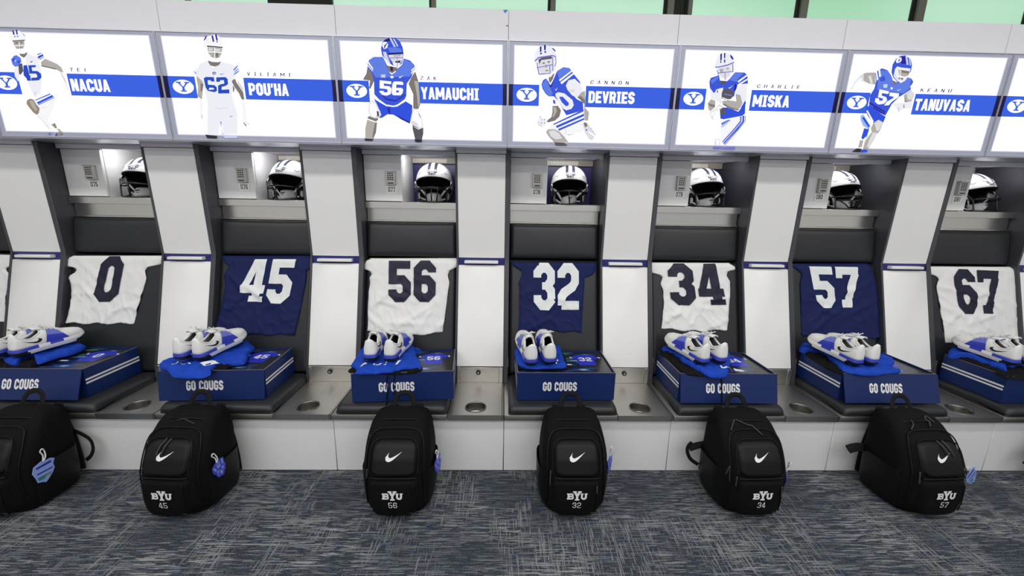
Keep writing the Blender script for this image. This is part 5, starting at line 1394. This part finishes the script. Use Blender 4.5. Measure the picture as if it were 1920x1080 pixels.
    # shoulder straps folded against the back
    for sg in (1, -1):
        mb = MB()
        mb.tube(spline([(sg * .06, .006, .40), (sg * .07, .012, .30), (sg * .085, .014, .20), (sg * .095, .010, .10), (sg * .10, .004, .04)], 6), .022, 8, flat=.30)
        mb.build('shoulder_strap', M_STRAP, t, smooth=2)
    return t
def pull(t, pts, r=.0032):
    MB().tube(spline(pts, 5), r, 6).build('zip_pull', M_CORD, t, smooth=2)
BAGS = {-3: (.372, 0, '0'), -2: (.285, -3, '45'), -1: (.383, 0, '56'), 0: (.322, 0, '32'), 1: (.272, 2, '34'), 2: (.236, 3, '57'), 3: (.335, 0, '67')}
bag0 = make_bag()
BAGO = {}
for k, (x, yaw, num) in BAGS.items():
    t = bag0 if k == -3 else copy_tree(bag0)
    BAGO[k] = t
    t.location = (k * P + x, -.042, .001); t.rotation_euler = (0, 0, math.radians(yaw))
for k, t in BAGO.items():
    num = BAGS[k][2]
    lp = [c for c in t.children if c.name.startswith('lower_pocket')][0]
    mb = MB(); q, tw = text_quads(num, 1.15, 1.6)
    wn = .037 if len(num) > 1 else .017
    lay(mb, q, tw, lambda a, b, l: fr(-wn / 2 + a * wn, .077 + b * .028, .0325 + l))
    mb.build('bag_number', M_PRINTW, lp)
    t['label'] = {-3: 'black backpack at left edge with a pale blue tag', 3: 'black backpack at the right edge, only its strap end showing'}.get(k, 'black backpack with white number %s standing on the carpet' % num)
b = BAGO[-2]
pull(b, [fr(-.02, 0.352, .022), fr(-.028, 0.33, .032), fr(-.034, 0.3, .030)]); pull(b, [fr(.0, 0.352, .022), fr(-.006, 0.33, .032), fr(-.012, 0.303, .030)])
pull(b, [fr(-.03, 0.396, .004), fr(0, 0.4018, .008), fr(.03, 0.3946, .006), fr(.055, 0.3888, .004)], .0024); pull(b, [fr(-.145, 0.23, -.04), fr(-.15, 0.19, -.035), fr(-.148, 0.15, -.035)])
b = BAGO[-1]
pull(b, [fr(-.125, 0.345, 0), fr(-.135, 0.352, -.03), fr(-.140, 0.335, -.03)]); pull(b, [fr(-.128, 0.31, .0), fr(-.14, 0.3, -.03), fr(-.146, 0.275, -.03)]); pull(b, [fr(-.115, 0.24, .018), fr(-.117, 0.2, .018)])
b = BAGO[0]
pull(b, [fr(-.115, 0.235, .018), fr(-.118, 0.17, .022)]); pull(b, [fr(.086, 0.182, .032), fr(.085, 0.15, .036)])
b = BAGO[1]
pull(b, [fr(-.06, 0.4068, .006), fr(-.085, 0.3888, .012), fr(-.095, 0.3744, .006)]); pull(b, [fr(-.055, 0.4068, .006), fr(-.01, 0.3924, .010), fr(.01, 0.3888, .010), fr(.04, 0.3636, .016)])
pull(b, [fr(-.128, 0.245, .006), fr(-.140, 0.2, .006)]); pull(b, [fr(-.128, 0.245, .006), fr(-.130, 0.18, .010)]); pull(b, [fr(-.112, 0.215, .022), fr(-.114, 0.17, .020)]); pull(b, [fr(.086, 0.178, .032), fr(.084, 0.125, .036)])
b = BAGO[2]
pull(b, [fr(.005, 0.352, .022), fr(.012, 0.33, .033), fr(.024, 0.3, .030)]); pull(b, [fr(.03, 0.352, .022), fr(.036, 0.33, .033), fr(.046, 0.303, .030)])
pull(b, [fr(-.04, 0.4054, .004), fr(-.05, 0.396, .012), fr(-.075, 0.3816, .010)]); pull(b, [fr(.035, 0.4068, .004), fr(.05, 0.4176, .012), fr(.065, 0.3996, .010)]); pull(b, [fr(.035, 0.4068, .004), fr(.04, 0.4032, .012), fr(.028, 0.3888, .012)]); pull(b, [fr(-.112, 0.235, .018), fr(-.114, 0.18, .020)])
def strap_loop(t, pts, r=.013, name='strap_end'):
    MB().tube(spline(pts, 6), r, 8, flat=.22).build(name, M_STRAP, t, smooth=2)
strap_loop(BAGO[-3], [(.10, .008, .25), (.150, .004, .225), (.185, -.004, .20), (.195, -.012, .16), (.180, -.016, .125), (.150, -.012, .10)], .0095)
strap_loop(BAGO[1], [(-.12, -.02, .205), (-.165, -.025, .200), (-.205, -.03, .190)], .016)
strap_loop(BAGO[1], [(-.195, -.03, .225), (-.212, -.03, .20), (-.210, -.032, .165), (-.19, -.034, .13), (-.150, -.035, .10)], .009)
strap_loop(BAGO[2], [(-.11, -.03, .19), (-.16, -.035, .205), (-.205, -.04, .205), (-.235, -.042, .198)], .020)
strap_loop(BAGO[3], [(-.12, -.02, .16), (-.17, -.03, .175), (-.205, -.04, .165)], .016)
strap_loop(BAGO[3], [(-.18, -.03, .175), (-.21, -.035, .14), (-.235, -.04, .105)], .012)

# ------------------------------------------------------------------ luggage tags
M_TAGB = mat('royal_blue_tag', rgb(60, 66, 186), .4)
M_TAGL = mat('pale_blue_tag', rgb(134, 156, 222), .4)
M_TAGD = mat('dark_blue_tag', rgb(38, 44, 140), .4)
M_TAGT = mat('teal_tag_print', rgb(52, 120, 128), .4)
def tag_card(k, base, rot, pale, sc_, label):
    t = thing('luggage_tag', base, label, 'tag', 'blue tags tied to the backpacks', rot)
    rnd = random.Random(7)
    out = [(-.5, .1), (-.42, .36), (-.28, .42), (-.1, .5), (.1, .47), (.3, .5), (.5, .42), (.42, .2), (.47, .0), (.36, -.2), (.24, -.34), (.05, -.5), (-.12, -.42), (-.3, -.38), (-.36, -.18)]
    W, H = .066 * sc_, .082 * sc_
    mb = MB(); n = len(out)
    vs_ = [(a * W, -.0012, (b - .5) * H - .028) for a, b in out] + [(a * W, .0012, (b - .5) * H - .028) for a, b in out]
    mb.add(vs_, [tuple(range(n)), tuple(range(2 * n - 1, n - 1, -1))] + [(i, (i + 1) % n, n + (i + 1) % n, n + i) for i in range(n)])
    card = mb.build('card', M_TAGL if pale else M_TAGB, t)
    for nm, y in (('card_print', -.0016), ('card_print_back', .0016)):
        d = MB()
        def pl(mi, *p):
            d.poly([(a * W, y, (b - .5) * H - .028) for a, b in p], mi)
        if pale:
            pl(0, (-.36, .3), (.3, .4), (.36, .3), (-.3, .22)); pl(1, (-.3, -.16), (.34, -.12), (.22, -.3), (-.26, -.32)); pl(2, (.0, -.2), (.26, -.16), (.2, -.28), (.02, -.32)); pl(0, (-.32, .02), (.38, .08), (.38, .02), (-.3, -.04))
        else:
            for q in [((-.4, .3), (-.3, .34), (-.2, .1), (-.3, .06)), ((.3, .42), (.42, .38), (.34, .1), (.24, .16)), ((-.16, .38), (.16, .4), (.14, .34), (-.14, .32)), ((-.14, .26), (.14, .28), (.1, .14), (-.1, .12)), ((-.28, -.02), (-.1, .02), (-.12, -.1), (-.24, -.14)), ((.12, .04), (.3, .02), (.24, -.12), (.1, -.08)), ((-.08, -.12), (.1, -.12), (.06, -.34), (-.06, -.34)), ((-.3, -.2), (-.14, -.2), (-.16, -.24), (-.3, -.26)), ((.14, -.2), (.3, -.14), (.3, -.18), (.14, -.24))]:
                pl(1, *q)
        d.build(nm, [M_TAGD, M_TAGL, M_PRINTW] if not pale else [M_TAGD, M_TAGT, M_PRINTW], card)
    MB().tube(spline([(0, -.002, -.030), (.006, -.006, -.010), (.004, -.004, .018), (-.006, -.008, .030), (-.010, -.004, .018), (.0, -.002, -.004), (-.002, -.002, -.030)], 6), .0026, 6).build('loop', M_PRINTW, t, smooth=2)
    return t
def on_side(k, sg, y, z, out=.012):
    x, yaw, _ = BAGS[k]
    yc = (fy_(z) + by_(z)) / 2; d = (by_(z) - fy_(z)) / 2
    q = max(0, 1 - min(1, abs(y - yc) / d) ** 4.2) ** (1 / 4.2)
    v = Vector((sg * (hw(z) * q + out), y, z)); a = math.radians(yaw)
    return (k * P + x + v.x * math.cos(a) - v.y * math.sin(a), -.042 + v.x * math.sin(a) + v.y * math.cos(a), z)
R90 = PI / 2
tag_card(-3, on_side(-3, 1, -.19, .255, .020), (0, .12, R90 - .10), True, 1.25, 'pale blue tag on the backpack at the left edge')
tag_card(-2, on_side(-2, 1, -.20, .255, .020), (0, -.25, R90 - .15), False, 1.05, 'royal blue tag hanging on the backpack numbered 45')
tag_card(-1, on_side(-1, 1, -.17, .250, .020), (0, -.25, R90 - .25), False, 1.1, 'blue tag hanging on the backpack numbered 56')
tag_card(0, on_side(0, 1, -.165, .265, .024), (0, -.12, R90 - .55), False, 1.2, 'dark blue tag on the side of backpack numbered 32')
tag_card(1, on_side(1, 1, -.215, .215, .020), (0, -.15, R90 - .35), False, 1.0, 'blue tag barely showing beside the backpack numbered 34')
tag_card(2, on_side(2, 1, -.235, .215, .034), (0, -.80, .30), True, 1.15, 'pale blue tag poking out right of the backpack numbered 57')
